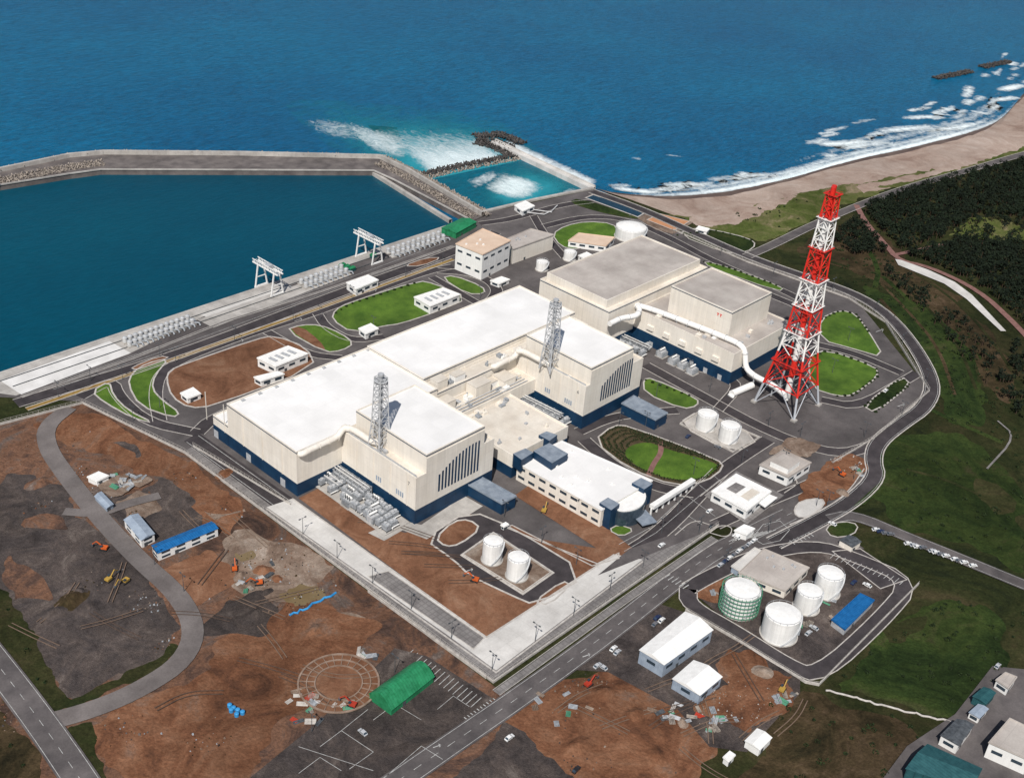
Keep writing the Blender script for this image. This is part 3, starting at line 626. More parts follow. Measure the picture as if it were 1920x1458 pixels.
def heap(px,r,h,m,lab='rounded heap of loose soil on site'):
    x,y=G(*px);z=ztop(x,y);mb=MB();n=16;R=6
    vs=[(x,y,z+h)]
    ph=random.uniform(0,6)
    for k in range(1,R+1):
        s=k/R
        for i in range(n):
            a=2*math.pi*i/n;rr=r*s*(1+.22*math.sin(2*a+ph)+random.uniform(-.08,.08));vs.append((x+rr*math.cos(a),y+rr*.8*math.sin(a),z+h*(math.cos(math.pi*s)*.5+.5)*(1+random.uniform(-.2,.2))))
    fs=[(0,1+i,1+(i+1)%n) for i in range(n)]
    for k in range(R-1):
        for i in range(n): fs.append((1+k*n+i,1+(k+1)*n+i,1+(k+1)*n+(i+1)%n,1+k*n+(i+1)%n))
    solo('soil_heap',mb.add(vs,fs),m,(x,y,z),lab,'soil heap','heaps of soil',smooth=True)
for p,r,h,m in [((135,1125),8,3,bgrass),((170,1140),6,2.4,grav),((100,1150),7,2.4,grav),((75,905),7,2.2,dirt),((450,1080),4,1.8,tan),((360,1010),4,1.8,grav),((495,1070),5,2,dirt2),((420,890),5,1.8,dirt2),((1130,1300),7,2.4,dirt2),((1190,1340),6,2,dirt2),((1080,1400),7,2.2,dirt2),((1430,1260),5,1.9,tan),((1230,1420),6,1.8,dirt2),((1580,925),4,1.5,tan),((350,940),5,1.6,grav),((590,1180),5,1.6,dirt2),((480,1150),5,1.8,grav),((60,1010),6,2,grav),((465,1095),3,1.5,tan),((500,1110),3,1.6,grav),((520,1085),3,1.4,dirt2),((150,1110),4,2,grav),((1280,1355),3,1.5,tan),((1320,1350),3,1.6,grav)]: heap(p,r,h,m)
def band(px,z,w,ztopv,zbot,step,rows,side):
    pts=[];base=GL(px,z)
    for r_ in range(rows):
        t=(r_+.5)/rows; ln=offs(base,side*w*t)
        for x,y,_,_ in resample(ln,step): pts.append((x+random.uniform(-1,1),y+random.uniform(-1,1),ztopv+(zbot-ztopv)*t+random.uniform(-.5,.6)))
    return pts
outer=[(-90,347),(0,322),(130,295),(195,289),(450,291),(712,297),(765,322),(905,405)]
inner=[(-90,374),(0,347),(130,326),(190,318),(450,319),(700,320),(738,337),(885,414)]
mb=MB();mb.prism(GL(outer,1.5)+GL(inner,1.5)[::-1],-8,1.5)
bwm=M('breakwater_concrete',(.09,.078,.075),(.16,.14,.13),sc=.1,var=.2,big=(.02,.25))
bt=T('breakwater',(*G(400,300,0),SEA),'long concrete harbour breakwater with parapet and tetrapods','breakwater')
part(bt,'walkway',mb,bwm)
mb=MB();ribbon(mb,GL(outer,1.5),2.2,1.5,5.0);part(bt,'parapet_wall',mb,conc)
mb=MB();ribbon(mb,GL(inner,1.5),1.2,1.3,2.3);part(bt,'edge_beam',mb,conc)
tetrapods('tetrapod_armour',band(outer,1.5,15,3.4,-3,2.2,7,1),1.9,armour)
tetrapods('tetrapod_armour',band([(-90,356),(0,334),(130,309),(190,301)],1.5,13,2.2,1.8,2.3,6,-1),1.55,armour)
tetrapods('tetrapod_armour',band([(715,305),(755,323),(895,406)],1.5,8,2.2,1.8,2.3,4,-1),1.5,armour)
mb=MB();ribbon(mb,GL([(700,322),(845,412)],0),3,-8,0.2);solo('mooring_jetty',mb,conc,(*G(770,366),SEA),'thin concrete jetty running inside the harbour','jetty')
tetrapods('rubble_mound',band([(785,333),(880,312),(975,294)],-2,9,-1.2,-1.6,2.4,4,1),1.9,darmour)
tetrapods('rubble_mound',band([(785,333),(880,312),(975,294)],-2,5,-1.8,-3,2.4,2,-1),1.9,armour)
tetrapods('rubble_mound',band([(897,258),(935,255),(972,270)],-1,14,-.5,-2.5,2.6,5,1)+band([(897,262),(930,270),(965,286)],-1,10,0,-2.5,2.6,4,-1)+band([(900,262),(930,262),(968,276)],0,6,1,0,2.5,3,-1),2.3,darmour)
for a in ([(1757,147),(1822,134)],[(1843,126),(1893,116)]):
    tetrapods('rubble_mound',band(a,-2,7,-1,-2.5,2.8,4,1)+band(a,-2,4,-1,-2.5,2.8,2,-1),2.2,darmour)
mb=MB();ribbon(mb,GL([(925,264),(1112,352)],1),6,-8,1.2);ribbon(mb,GL([(925,264),(1112,352)],1),1,1.2,2.6,shift=2.5)
solo('outfall_jetty',mb,conw,(*G(1020,308),SEA),'white concrete outfall jetty reaching into the sea','jetty')
mb=MB();ribbon(mb,GL([(890,402),(1000,376),(1112,354)]),3,-7,1.4);solo('seawall',mb,conc,(*G(1000,376),0),'pale concrete seawall at the outfall basin','wall')
mb=MB();ribbon(mb,GL([(-200,766),(0,700),(838,424)]),2,-7,.5);solo('quay_wall',mb,conc,(*G(400,568),0),'concrete quay edge beam beside the harbour water','wall')
# ================= BUILDINGS
def rect(F,L,R,h):
    a=G(*F,h);b=G(*L,h);c=G(*R,h); return [(a[0]+b[0])/2,(a[1]+c[1])/2,c[0],b[1]]
def block(t,r,z0,z1,wm,rm,band_h=0,trim=True,par=.9,nm=''):
    x0,y0,x1,y1=r;w=.5;mb=MB();zi=z1-par
    P=[(x0,y0),(x1,y0),(x1,y1),(x0,y1)];Q=[(x0+w,y0+w),(x1-w,y0+w),(x1-w,y1-w),(x0+w,y1-w)]
    vs=[(a,b,z0) for a,b in P]+[(a,b,z1) for a,b in P]+[(a,b,z1) for a,b in Q]+[(a,b,zi-.05) for a,b in Q];fs=[]
    for i in range(4):
        j=(i+1)%4;fs+=[(i,j,4+j,4+i),(4+i,4+j,8+j,8+i),(8+i,8+j,12+j,12+i)]
    mb.add(vs,fs);part(t,nm+'wall',mb,wm)
    part(t,nm+'roof',MB().box(x0+w+.01,y0+w+.01,zi-.4,x1-w-.01,y1-w-.01,zi),rm)
    if band_h: 
        e=.12;mb=MB();mb.box(x0-e,y0-e,z0-.2,x1+e,y1+e,z0+band_h);part(t,nm+'base_band',mb,blue)
    if trim:
        mb=MB();zt=z1-1.3;e=.08
        for (a,b),(c,d) in (((x0,y0),(x1,y0)),((x0,y0),(x0,y1)),((x1,y0),(x1,y1)),((x0,y1),(x1,y1))):
            mb.box(min(a,c)-e,min(b,d)-e,zt,max(a,c)+e,max(b,d)+e,zt+.5)
        part(t,nm+'trim_line',mb,blue)
def roofbits(t,r,z,n,mats,s0=.8,s1=2.2):
    for k in range(n):
        x=random.uniform(r[0]+3,r[2]-3);y=random.uniform(r[1]+3,r[3]-3);a=random.uniform(s0,s1);b=random.uniform(s0,s1)
        mb=MB().box(x-a,y-b,z,x+a,y+b,z+random.uniform(.8,2))
        if k%3==0: mb.cyl(x,y,z+.8,z+3,.5,.5,10)
        part(t,'roof_vent',mb,random.choice(mats))
T7=rect((548,850),(432,753),(700,782),28);T7[2]=G(690,652,28)[0]
t=T('turbine_building',((T7[0]+T7[2])/2,(T7[1]+T7[3])/2,0),'long cream turbine hall with flat white roof and blue base','building','turbine halls')
block(t,T7,0,28,wall,roofw,8)
an=[T7[0],T7[3],T7[2],T7[3]+14]; block(t,[an[0],an[1]+.05,an[2],an[3]],0,14,wall,roofw,8,nm='annex_')
for k in range(3): part(t,'door',MB().box(T7[0]-.25,T7[1]+10+k*30,0,T7[0]-.14,T7[1]+14+k*30,5),steel)
for k in range(5): part(t,'downpipe',MB().box(T7[0]-.4,T7[1]+12+k*17,8,T7[0]-.05,T7[1]+12.3+k*17,26),wall)
for k in range(9): part(t,'roof_vent',MB().box(T7[0]+8+k*11,T7[3]-3,27.1,T7[0]+10+k*11,T7[3]-1.6,27.9),steel)
T6=[T7[2]+.1,0,G(975,535,29)[0],G(975,535,29)[1]]; T6[1]=G(1078,585,29)[1]; T6[3]=T7[3]
t=T('turbine_building',((T6[0]+T6[2])/2,(T6[1]+T6[3])/2,0),'cream turbine hall with white roof joined to its twin','building','turbine halls')
block(t,T6,0,29,wall,roofw,8); block(t,[T6[0]+30,T6[3]+.05,T6[2],T6[3]+10],0,12,wall,roofw,6,nm='annex_')
def reactor(lo,up,h1,h2,num,lab,slat=True,base=9):
    t=T('reactor_building',((lo[0]+lo[2])/2,(lo[1]+lo[3])/2,0),lab,'building','reactor buildings')
    block(t,lo,0,h1,wall,roofb,base,trim=False,nm='lower_'); block(t,up,h1-1,h2,wall,roofw,0,nm='upper_')
    x0,y0,x1,y1=lo;W=x1-x0;n=13
    part(t,'facade_panel',MB().box(up[0],y0-.03,h1-1.5,up[2],up[1]+.02,h2-2.2),wall)
    for i in range(n):
        s=i/(n-1);u=x0+W*(.29+.50*s); top=h1-5+(h2-h1)*math.sin(math.pi*.5*min(1,s*1.15))*.78; z=13.5
        part(t,'louver',MB().box(u-.6,y0-.10,z,u+.6,y0-.04,min(top,h2-3.5)),blue)
    for k in(0,1):
        for j in range(3 if k==0 else 4): part(t,'vent_louver',MB().box(x0-.14,y0+(9 if k else 26)+j*1.5,12,x0-.01,y0+(9.9 if k else 26.9)+j*1.5,15),lblue)
    for k in range(4): part(t,'downpipe',MB().box(x0-.35,y0+6+k*13,9,x0-.04,y0+6.3+k*13,h1-1),wall)
    roofbits(t,[lo[0]+.5,lo[1]+8,up[0],lo[3]-4],h1-.9,4,[wall,steel],.5,1.1)
    part(t,'terrace_rail',MB().box(x0+.6,y0+.6,h1,x0+.7,y1-1,h1+1.1),steel)
    return t
R7l=rect((785,893),(643,812),(928,822),29);R7l[3]=T7[1]-.05
R7u=rect((805,855),(668,768),(908,797),40);
R6l=rect((1098,722),(962,655),(1210,672),29);R6l[3]=T7[1]-.05
R6u=rect((1120,692),(985,628),(1197,655),40)
for lo,up in((R7l,R7u),(R6l,R6u)):
    up[1]=lo[1]+.3; up[3]=min(up[3],lo[3]+2)
t7=reactor(R7l,R7u,29,40,7,'cream reactor building with blue louvre stripes and white roof')
t6=reactor(R6l,R6u,29,40,6,'cream reactor building with blue louvre stripes beside vent stack')
lk=[T7[2]+2,T7[1]-14,R6l[0]-.1,T6[1]-.1]
t=T('link_building',((lk[0]+lk[2])/2,(lk[1]+lk[3])/2,0),'cream link block with rooftop plant between turbine hall and reactor','building')
block(t,[T7[2]+.1,T7[1]+.05,T6[2],T6[1]-.05],0,25,wall,roofb,8,nm='rear_')
LB=[R7l[2]+6,T7[1]-16,R6l[0]-.1,T7[1]]
block(t,LB,0,17,wall,roofb,8,trim=False,nm='lower_')
mx=(LB[0]+LB[2])/2
for i,(a,b,c,d,z0,z1,m) in enumerate([(LB[0]+1,LB[1]+8,LB[0]+14,LB[3]-1,16,22,wall),(LB[2]-22,LB[1]+5,LB[2]-12,LB[3]-1,16,21,wall),(mx-7,LB[3]-9,mx+5,LB[3]-1,16,24,wall),(mx+9,LB[3]-6,mx+18,LB[3]-1,16,20,white),(T7[2]+2,T7[1]+2,T7[2]+10,T7[1]+8,24,30,wall),(T7[2]+16,T7[1]+2,T7[2]+24,T7[1]+7,24,28.5,white)]):
    part(t,'stepped_roof_block',MB().box(a,b,z0,c,d,z1-.3),m);part(t,'block_roof',MB().box(a-.2,b-.2,z1-.3,c+.2,d+.2,z1),roofb)
roofbits(t,LB,16.1,22,[wall,white,steel,msteel],.6,2.0)
roofbits(t,[T7[2]+2,T7[1]+1,T6[2]-30,T6[1]-1],24.1,12,[wall,white,msteel],.8,2)
for k in range(3):
    y=LB[1]+2+k*2.5;part(t,'roof_pipe',MB().tube([(LB[0]+3,y,16.9),(LB[2]-5,y,16.9)],.35,8),steel,smooth=True)
for k in range(10): part(t,'window',MB().box(LB[0]+5+k*5,LB[1]-.08,11,LB[0]+7.4+k*5,LB[1]-.02,12.6),glass)
T5u=rect((1135,562),(1027,510),(1316,487),34); T5l=[T5u[0]-3,T5u[1]-5,T5u[2]+3,T5u[3]+3]
t=T('turbine_building',((T5l[0]+T5l[2])/2,(T5l[1]+T5l[3])/2,0),'cream turbine hall with weathered grey roof and blue trim','building','turbine halls')
block(t,T5l,0,29,wall,roofb,7,nm='lower_');block(t,T5u,28,34,wall,roofg,0,trim=False,nm='upper_')
P5=rect((1378,662),(1165,568),(1488,605),22);R5u=rect((1378,583),(1255,537),(1448,548),40)
P5[3]=min(P5[3],T5l[1]+0) if P5[3]>T5l[1] else P5[3]
t=T('reactor_building',((P5[0]+P5[2])/2,(P5[1]+P5[3])/2,0),'cream reactor block on podium with grey roof','building','reactor buildings')
block(t,P5,0,22,wall,roofg,9,trim=False,nm='podium_');block(t,R5u,21,40,wall,roofg,0,nm='upper_')
lg=MB()
for k in range(2):
    y=R5u[1]+8+k*2.2;lg.box(R5u[0]-.1,y-.8,34.8,R5u[0]-.02,y+.8,35.3);lg.box(R5u[0]-.1,y-.3,33.4,R5u[0]-.02,y+.3,34.78)
part(t,'company_emblem',lg,red,'small red emblem on the upper wall')
roofbits(t,[P5[0],P5[1]+8,R5u[0],P5[3]-4],21.1,12,[wall,white,steel],.8,2)
roofbits(t,[P5[0]+10,P5[1],P5[2],R5u[1]],21.1,5,[wall,steel],.6,1.4)
for k in range(6): part(t,'door',MB().box(P5[0]-.2,P5[1]+6+k*11,0,P5[0]-.13,P5[1]+9+k*11,4),steel)
for k in range(5): part(t,'wall_vent',MB().box(P5[0]-1.2,P5[1]+10+k*13,12,P5[0]-.02,P5[1]+15+k*13,15),wall)
C=rect((940,858),(862,778),(1072,802),15)
t=T('control_building',((C[0]+C[2])/2,(C[1]+C[3])/2,0),'low beige control building between the two reactors','building')
C[0]=max(C[0],R7l[2]+2); block(t,C,0,15,wall,roofb,7,trim=False)
roofbits(t,[C[0],C[3]-10,C[2],C[3]],14.1,12,[steel,wall,msteel],.8,2.2);roofbits(t,C,14.1,5,[wall,steel],.5,1.2)
def house(name,label,cat,px,h,wm,rm,style='flat',group=None,band=0,wins=0,z0=0,over=.4,door=True):
    w=GL(px,h+z0);A=sum(w[i][0]*w[(i+1)%4][1]-w[(i+1)%4][0]*w[i][1] for i in range(4))
    if A<0:w=w[::-1]
    c=(sum(p[0] for p in w)/4,sum(p[1] for p in w)/4)
    t=T(name,(c[0],c[1],z0),label,cat,group)
    part(t,'wall',MB().prism(w,z0,z0+h-.02),wm)
    wo=offs(w,-over,True)
    if style=='flat':
        mb=MB().prism(wo,z0+h,z0+h+.35);ribbon(mb,offs(wo,.3,True),.4,z0+h+.35,z0+h+.8,True,0);part(t,'roof',mb,rm)
    else:
        v=[Vector(p) for p in wo]
        if (v[1]-v[0]).length<(v[2]-v[1]).length: v=v[1:]+v[:1]
        Wd=(v[2]-v[1]).length;mb=MB();n=2 if style=='gable' else 10
        rise=Wd*(.12 if style=='gable' else .38);pr=[]
        for k in range(n+1):
            s=k/n;zz=z0+h+(rise*(1-abs(2*s-1)) if style=='gable' else rise*math.sin(math.pi*s))
            a=v[0].lerp(v[3],s);b=v[1].lerp(v[2],s);pr.append(((a.x,a.y,zz),(b.x,b.y,zz)))
        vs=[q for p in pr for q in p];fs=[(2*k,2*k+1,2*k+3,2*k+2) for k in range(n)]+[tuple(2*k for k in range(n+1))[::-1],tuple(2*k+1 for k in range(n+1)),(0,2*n,2*n+1,1)]
        mb.add(vs,fs);part(t,'roof',mb,rm,smooth=False)
    for i in range(4):
        a=Vector(w[i]);b=Vector(w[(i+1)%4]);L=(b-a).length;d=(b-a).normalized();nrm=Vector((d.y,-d.x))
        for fl in range(wins):
            zc=z0+h*(fl+.6)/wins;hh=min(.8,h/wins*.22);nn=max(1,int(L/7))
            for k in range(nn):
                p=a+d*(L*(k+.5)/nn)+nrm*.04;q=d*min(2.2,L/nn*.36)
                part(t,'window',MB().beam((*(p-q),zc),(*(p+q),zc),.12,0,hh*2),glass)
    if door:
        a=Vector(w[0]);b=Vector(w[1]);d=(b-a).normalized();nrm=Vector((d.y,-d.x));p=a.lerp(b,.3)+nrm*.05
        part(t,'door',MB().beam((*(p-d*.9),z0+1.2),(*(p+d*.9),z0+1.2),.14,0,2.4),dsteel)
    return t,w
def inquad(w,u,v): a=Vector(w[0]).lerp(Vector(w[1]),u);b=Vector(w[3]).lerp(Vector(w[2]),u);return a.lerp(b,v)
def vents(t,w,h,n,m=white,s=.6):
    for k in range(n):
        p=inquad(w,random.uniform(.12,.88),random.uniform(.15,.85));part(t,'roof_vent',MB().box(p.x-s,p.y-s,h+.3,p.x+s,p.y+s,h+1.3),m)
t,w=house('office_building','tall white office block with peach flat roof','building',[(855,458),(905,430),(957,452),(905,478)],20,white,roofp,wins=2);vents(t,w,20,4)
t,w=house('annex_building','cream annex with grey flat roof beside the office','building',[(952,448),(995,430),(1038,441),(962,468)],12,wall,roofg,wins=0);vents(t,w,12,4,steel)
house('pump_house','low white hall with peach roof on a lawn','building',[(1066,452),(1085,438),(1152,446),(1136,462)],5,white,roofp,wins=1)
house('boathouse','long green roofed shed on the quay','shed',[(828,427),(866,409),(893,416),(855,437)],5,green,green,'gable')
for p in [(642,497),(650,500),(660,503),(700,478)]: house('storage_container','small teal storage container on quay','container',[(p[0]-7,p[1]),(p[0]+2,p[1]-4),(p[0]+7,p[1]-1),(p[0]-2,p[1]+3)],2.4,teal,green,door=False,over=.1,group='quay containers')
def skylights(t,w,h,n=4):
    for k in range(n):
        s=(k+.5)/n;a=Vector(w[0]).lerp(Vector(w[1]),s*.8+.1);b=Vector(w[3]).lerp(Vector(w[2]),s*.8+.1);p=a.lerp(b,.3);q=a.lerp(b,.7)
        part(t,'skylight',MB().beam((*p,h+.75),(*q,h+.75),2.2,0,.3),steel)
for px,h,lab in [([(483,672),(540,650),(577,664),(517,688)],6,'small white plant building with grey skylight panels'),([(777,558),(830,541),(862,553),(807,575)],6,'small white plant building beside a lawn'),([(650,531),(690,517),(709,526),(668,543)],5,'plain white equipment house near the quay'),([(339,738),(362,728),(376,739),(352,748)],3.5,'tiny white hut on bare soil'),([(673,617),(695,608),(709,617),(686,627)],4,'small white hut on green lawn'),([(965,386),(985,378),(1002,387),(980,397)],4,'small white outfall hut by the basin'),([(920,527),(940,520),(955,525),(936,533)],3,'low white store beside the office'),([(477,708),(520,698),(532,702),(490,715)],4,'small cream hut beside turbine hall'),([(1085,480),(1100,474),(1112,480),(1097,487)],4,'small white store beside turbine hall'),([(1310,425),(1330,430),(1325,435),(1305,430)],3,'small white hut near clay court'),([(1150,690),(1165,684),(1175,690),(1160,697)],4,'small cream store between reactor buildings'),([(940,985),(948,981),(953,984),(945,988)],2.5,'tiny white cabinet beside the yard')]:
    t,w=house('utility_building',lab,'building',px,h,white,white,wins=1); 
    if h==6: skylights(t,w,h,4)
op=MB();P=[(*G(985,398,1.5),1.5),(*G(1020,402,1.5),1.5),(*G(1035,395,1.5),1.5),(*G(1045,385,1.5),1.5)];op.tube(P,.5,10);op.tube([(*G(1000,393,1.5),1.5),(*G(1035,398,1.5),1.5)],.45,10)
solo('outfall_pipe',op,psteel,P[0],'pale outfall pipes beside the seawall','pipe',smooth=True)
house('corridor_building','low dark blue corridor with slate roof','building',[(876,908),(902,895),(967,931),(941,945)],7,blue,slate,group='blue corridors')
house('corridor_building','low dark blue corridor with slate roof','building',[(1166,757),(1188,743),(1251,775),(1229,788)],7,blue,slate,group='blue corridors')
t,w=house('service_building','white roofed service building with strip windows and blue towers','building',[(970,868),(1053,828),(1222,902),(1128,957)],11,wall,roofw,wins=2)
vents(t,w,11,10)
def pbox(t,name,px,z0,z1,m,mt=None):
    part(t,name,MB().prism(GL(px,z1),z0,z1,0,1 if mt else None),[m,mt] if mt else m)
pbox(t,'roof_plant_room',[(1000,845),(1030,830),(1065,850),(1035,868)],11,16,blue,slate)
pbox(t,'roof_plant_room',[(962,850),(985,840),(1000,848),(978,862)],8,16,blue,slate)
pbox(t,'roof_plant_room',[(1010,815),(1025,808),(1045,815),(1030,826)],8,16,blue,slate)
pbox(t,'stair_tower',[(1124,942),(1140,932),(1162,944),(1146,956)],0,13,blue,slate)
pbox(t,'stair_tower',[(1185,905),(1202,895),(1224,906),(1208,917)],0,13,blue,slate)
ar=smooth(GL([(1140,945),(1195,908),(1215,925),(1212,945),(1195,958),(1165,962),(1150,955)],9.5),2,True)
part(t,'curved_atrium',MB().prism(ar,0,9.4),glass);part(t,'curved_roof',MB().prism(offs(ar,-.8,True),9.45,10.2),white)
part(t,'entrance_canopy',MB().prism(GL([(1185,965),(1210,955),(1232,978),(1205,985)],4),3.6,4.1),slate)
mb=MB();a=G(1222,950,6);b=G(1300,900,6);mb.beam((*a,6),(*b,6),3,0,2.0)
for s in np.linspace(0,1,8): mb.beam((a[0]+(b[0]-a[0])*s,a[1]+(b[1]-a[1])*s,0),(a[0]+(b[0]-a[0])*s,a[1]+(b[1]-a[1])*s,5),.8)
solo('covered_walkway',mb,white,(*a,0),'white elevated covered walkway on posts','walkway')
t,w=house('gatehouse','white single storey gatehouse with open roof wells','building',[(1335,922),(1380,890),(1445,922),(1400,958)],6,white,white,wins=1)
pbox(t,'roof_well',[(1362,915),(1380,904),(1398,912),(1380,924)],6.3,6.7,cong);pbox(t,'roof_upstand',[(1388,930),(1410,915),(1425,922),(1402,938)],6.3,7.6,white,roofb)
pbox(t,'entrance_canopy',[(1420,940),(1440,925),(1458,932),(1435,950)],4,4.6,white)
t,w=house('gatehouse','grey and white security building with stepped roof','building',[(1425,872),(1468,845),(1520,868),(1478,895)],6,white,roofg,wins=1)
pbox(t,'upper_storey',[(1445,865),(1470,850),(1500,864),(1478,880)],6,9.5,white,roofg)
house('checkpoint','small flat white checkpoint shelter over a lane','building',[(1395,985),(1378,995),(1400,1003),(1414,992)],4,white,white)
house('utility_building','small grey cabin on a grass island','building',[(1575,1012),(1592,1003),(1614,1015),(1598,1025)],4,wall,dsteel,'gable')
house('warehouse','long white roofed warehouse with pale blue walls','building',[(1200,1218),(1285,1147),(1336,1180),(1245,1245)],8,lblue,white,'gable',wins=1)
house('warehouse','short white roofed store with pale blue walls','building',[(1262,1272),(1301,1238),(1353,1268),(1312,1302)],6,lblue,white,'gable',wins=1)
house('shed','small white shed on rough ground','shed',[(1398,1388),(1420,1366),(1446,1382),(1424,1404)],4,white,white,'gable')
house('shed','tiny white box hut on rough ground','shed',[(1357,1420),(1368,1410),(1377,1416),(1366,1427)],3,white,white)
t,w=house('depot_building','flat grey roofed depot inside tank yard','building',[(1386,1074),(1432,1030),(1516,1065),(1472,1108)],5,wall,roofg,wins=1);vents(t,w,5,6,steel,.5)
house('depot_building','low pale roofed store inside tank yard','building',[(1372,1062),(1415,1028),(1432,1036),(1392,1074)],4,lblue,conw)
house('shed','long bright blue roofed open shed','shed',[(1560,1162),(1613,1114),(1638,1126),(1584,1180)],4,steel,bluel)
house('arched_shed','green arched tarpaulin shed on asphalt yard','shed',[(693,1300),(771,1245),(813,1268),(734,1330)],3.5,green,green,'arch')
house('site_office','long blue roofed prefabricated site office','building',[(285,1022),(396,978),(408,990),(296,1036)],5,white,bluel,'gable',wins=2)
house('site_office','short pale blue roofed prefabricated office','building',[(233,974),(258,963),(289,1000),(265,1012)],5,white,lblue,'gable',wins=2)
house('site_cabin','small pale cabin beside a foundation slab','building',[(178,930),(190,922),(212,945),(200,952)],3,lblue,lblue,'gable')
house('site_cabin','low white cabin on concrete slab','building',[(165,895),(185,886),(203,893),(182,903)],3,white,white)
patch('concrete_pad',[(180,905),(215,888),(250,910),(245,925),(205,935)],tan,jit=.6)
patch('concrete_pad',[(232,900),(268,890),(292,902),(262,918)],tan,jit=.6)
for px,h,m1,m2,lab in [([(1700,1440),(1740,1395),(1840,1440),(1820,1480)],7,teal,teal,'long teal roofed industrial building'),([(1855,1392),(1893,1348),(1960,1380),(1930,1425)],9,white,roofg,'cream building with grey roof and dark windows'),([(1765,1378),(1795,1348),(1825,1358),(1797,1396)],6,white,dsteel,'white house with dark pitched roof'),([(1825,1305),(1845,1288),(1866,1298),(1848,1318)],5,teal,teal,'small teal roofed store'),([(1818,1335),(1835,1320),(1852,1328),(1836,1345)],4,white,lblue,'small white store with pale roof'),([(1868,1275),(1885,1262),(1905,1270),(1890,1290)],5,white,roofg,'small outbuilding with grey flat roof')]:
    house('industrial_building',lab,'building',px,h,m1,m2,'gable' if m2 is not roofg else 'flat',wins=1 if m1 is white else 0)
# ================= TANKS
tankm=M('tank_paint',(.76,.75,.72),(.83,.82,.79),sc=.1,var=.05,streak=.14,seam=(6,2.4,.07,.9,'wall'))
def tank(px,rp,h,lab,grp=None,scafd=False,dome=.08):
    c=G(px[0],px[1],h);e=G(px[0]+rp,px[1],h);r=math.dist(c,e)
    t=T('storage_tank',(c[0],c[1],0),lab,'tank',grp)
    part(t,'shell',MB().cyl(*c,0,h,r,r,48),tankm,smooth=True)
    mb=MB();mb.cyl(*c,h+.02,h+r*dome,r-.05,r*.55,48);mb.cyl(*c,h+r*dome,h+r*dome*1.4,r*.55,.1,48);part(t,'roof',mb,white)
    mb=MB();ring=[(c[0]+r*math.cos(a),c[1]+r*math.sin(a)) for a in np.linspace(0,2*math.pi,33)[:-1]]
    ribbon(mb,ring,.1,h+1.1,h+1.2,True)
    for x,y in ring[::2]: mb.beam((x,y,h),(x,y,h+1.15),.1)
    part(t,'railing',mb,steel)
    mb=MB();n=18;pts=[(c[0]+(r+.4)*math.cos(-2.6+k*.1),c[1]+(r+.4)*math.sin(-2.6+k*.1),h*k/n) for k in range(n+1)]
    for k in range(n): mb.beam(pts[k],pts[k+1],.7,0,.2)
    part(t,'spiral_stair',mb,steel)
    part(t,'base_ring',MB().cyl(*c,0,.9,r+.6,r+.6,48),conc)
    if scafd:
        mb=MB()
        for a in np.linspace(0,2*math.pi,33)[:-1]:
            x=c[0]+(r+1.2)*math.cos(a);y=c[1]+(r+1.2)*math.sin(a);mb.beam((x,y,0),(x,y,h+1.0),.16)
        for k in range(1,7): ribbon(mb,[(c[0]+(r+1.2)*math.cos(a),c[1]+(r+1.2)*math.sin(a)) for a in np.linspace(0,2*math.pi,33)[:-1]],.4,h*k/6-.1,h*k/6+.04,True)
        part(t,'scaffold',mb,scaf,'green scaffolding ringing the shell')
    return c,r
tank((925,1014),19,12,'white cylindrical oil tank on walled pad',grp='oil tanks');tank((972,1044),20,12,'white cylindrical oil tank on walled pad',grp='oil tanks')
tank((1327,775),18,10.5,'white oil tank with railing on concrete pad',grp='oil tanks');tank((1370,797),18,10.5,'white oil tank with railing on concrete pad',grp='oil tanks')
tank((1392,1103),32,13,'large white tank wrapped in green scaffolding',scafd=True);tank((1469,1150),33,13,'large white storage tank in tank yard')
tank((1519,1107),23,11,'medium white storage tank in tank yard');tank((1558,1074),24,12.5,'white storage tank in tank yard')
tank((1184,425),28,9,'broad white water tank on lawn',dome=.15);tank((1017,490),11,7,'small white water tank',grp='small tanks');tank((1069,471),11,7,'small white water tank',grp='small tanks')
def dyke(px,h=1.4):
    mb=MB();w=GL(px);ribbon(mb,w,.5,0,h,True);solo('tank_bund_wall',mb,kerbm,(*w[0],0),'low concrete bund wall around the tanks','wall','bund walls')
dyke([(868,1042),(925,1003),(1033,1075),(981,1112)]);dyke([(1275,796),(1312,773),(1424,822),(1374,849)])
# ================= LATTICE TOWERS
def lattice(t,c,z0,z1,prof,nl,lw,bw_,m,rot=0):
    def wd(s):
        for (a,wa),(b,wb) in zip(prof,prof[1:]):
            if s<=b: return wa+(wb-wa)*(s-a)/(b-a)
        return prof[-1][1]
    lev=[0];hs=[1.0*(.9**k)+.25 for k in range(nl)];S=sum(hs);acc=0
    for h_ in hs: acc+=h_;lev.append(acc/S)
    def cor(s,k):
        w_=wd(s)/2;q=((-w_,-w_),(w_,-w_),(w_,w_),(-w_,w_))[k];return (c[0]+q[0],c[1]+q[1],z0+(z1-z0)*s)
    for k in range(4):
        mb=MB()
        for a,b in zip(lev,lev[1:]): mb.beam(cor(a,k),cor(b,k),lw*(1.25-.5*a))
        part(t,'leg',mb,m)
    mb=MB()
    for i,(a,b) in enumerate(zip(lev,lev[1:])):
        for k in range(4):
            j=(k+1)%4
            mb.beam(cor(b,k),cor(b,j),bw_)
            if a==0:
                m1=tuple((Vector(cor(b,k))+Vector(cor(b,j)))/2);mb.beam(cor(a,k),m1,bw_);mb.beam(cor(a,j),m1,bw_)
            else: mb.beam(cor(a,k),cor(b,j),bw_);mb.beam(cor(a,j),cor(b,k),bw_)
    part(t,'lattice_bracing',mb,m)
Hc=hgt((1478,752),(1553,343));cx,cy=G(1474,757)
RD=(.60,.022,.012);WH=(.76,.75,.72);GY=(.42,.44,.47)
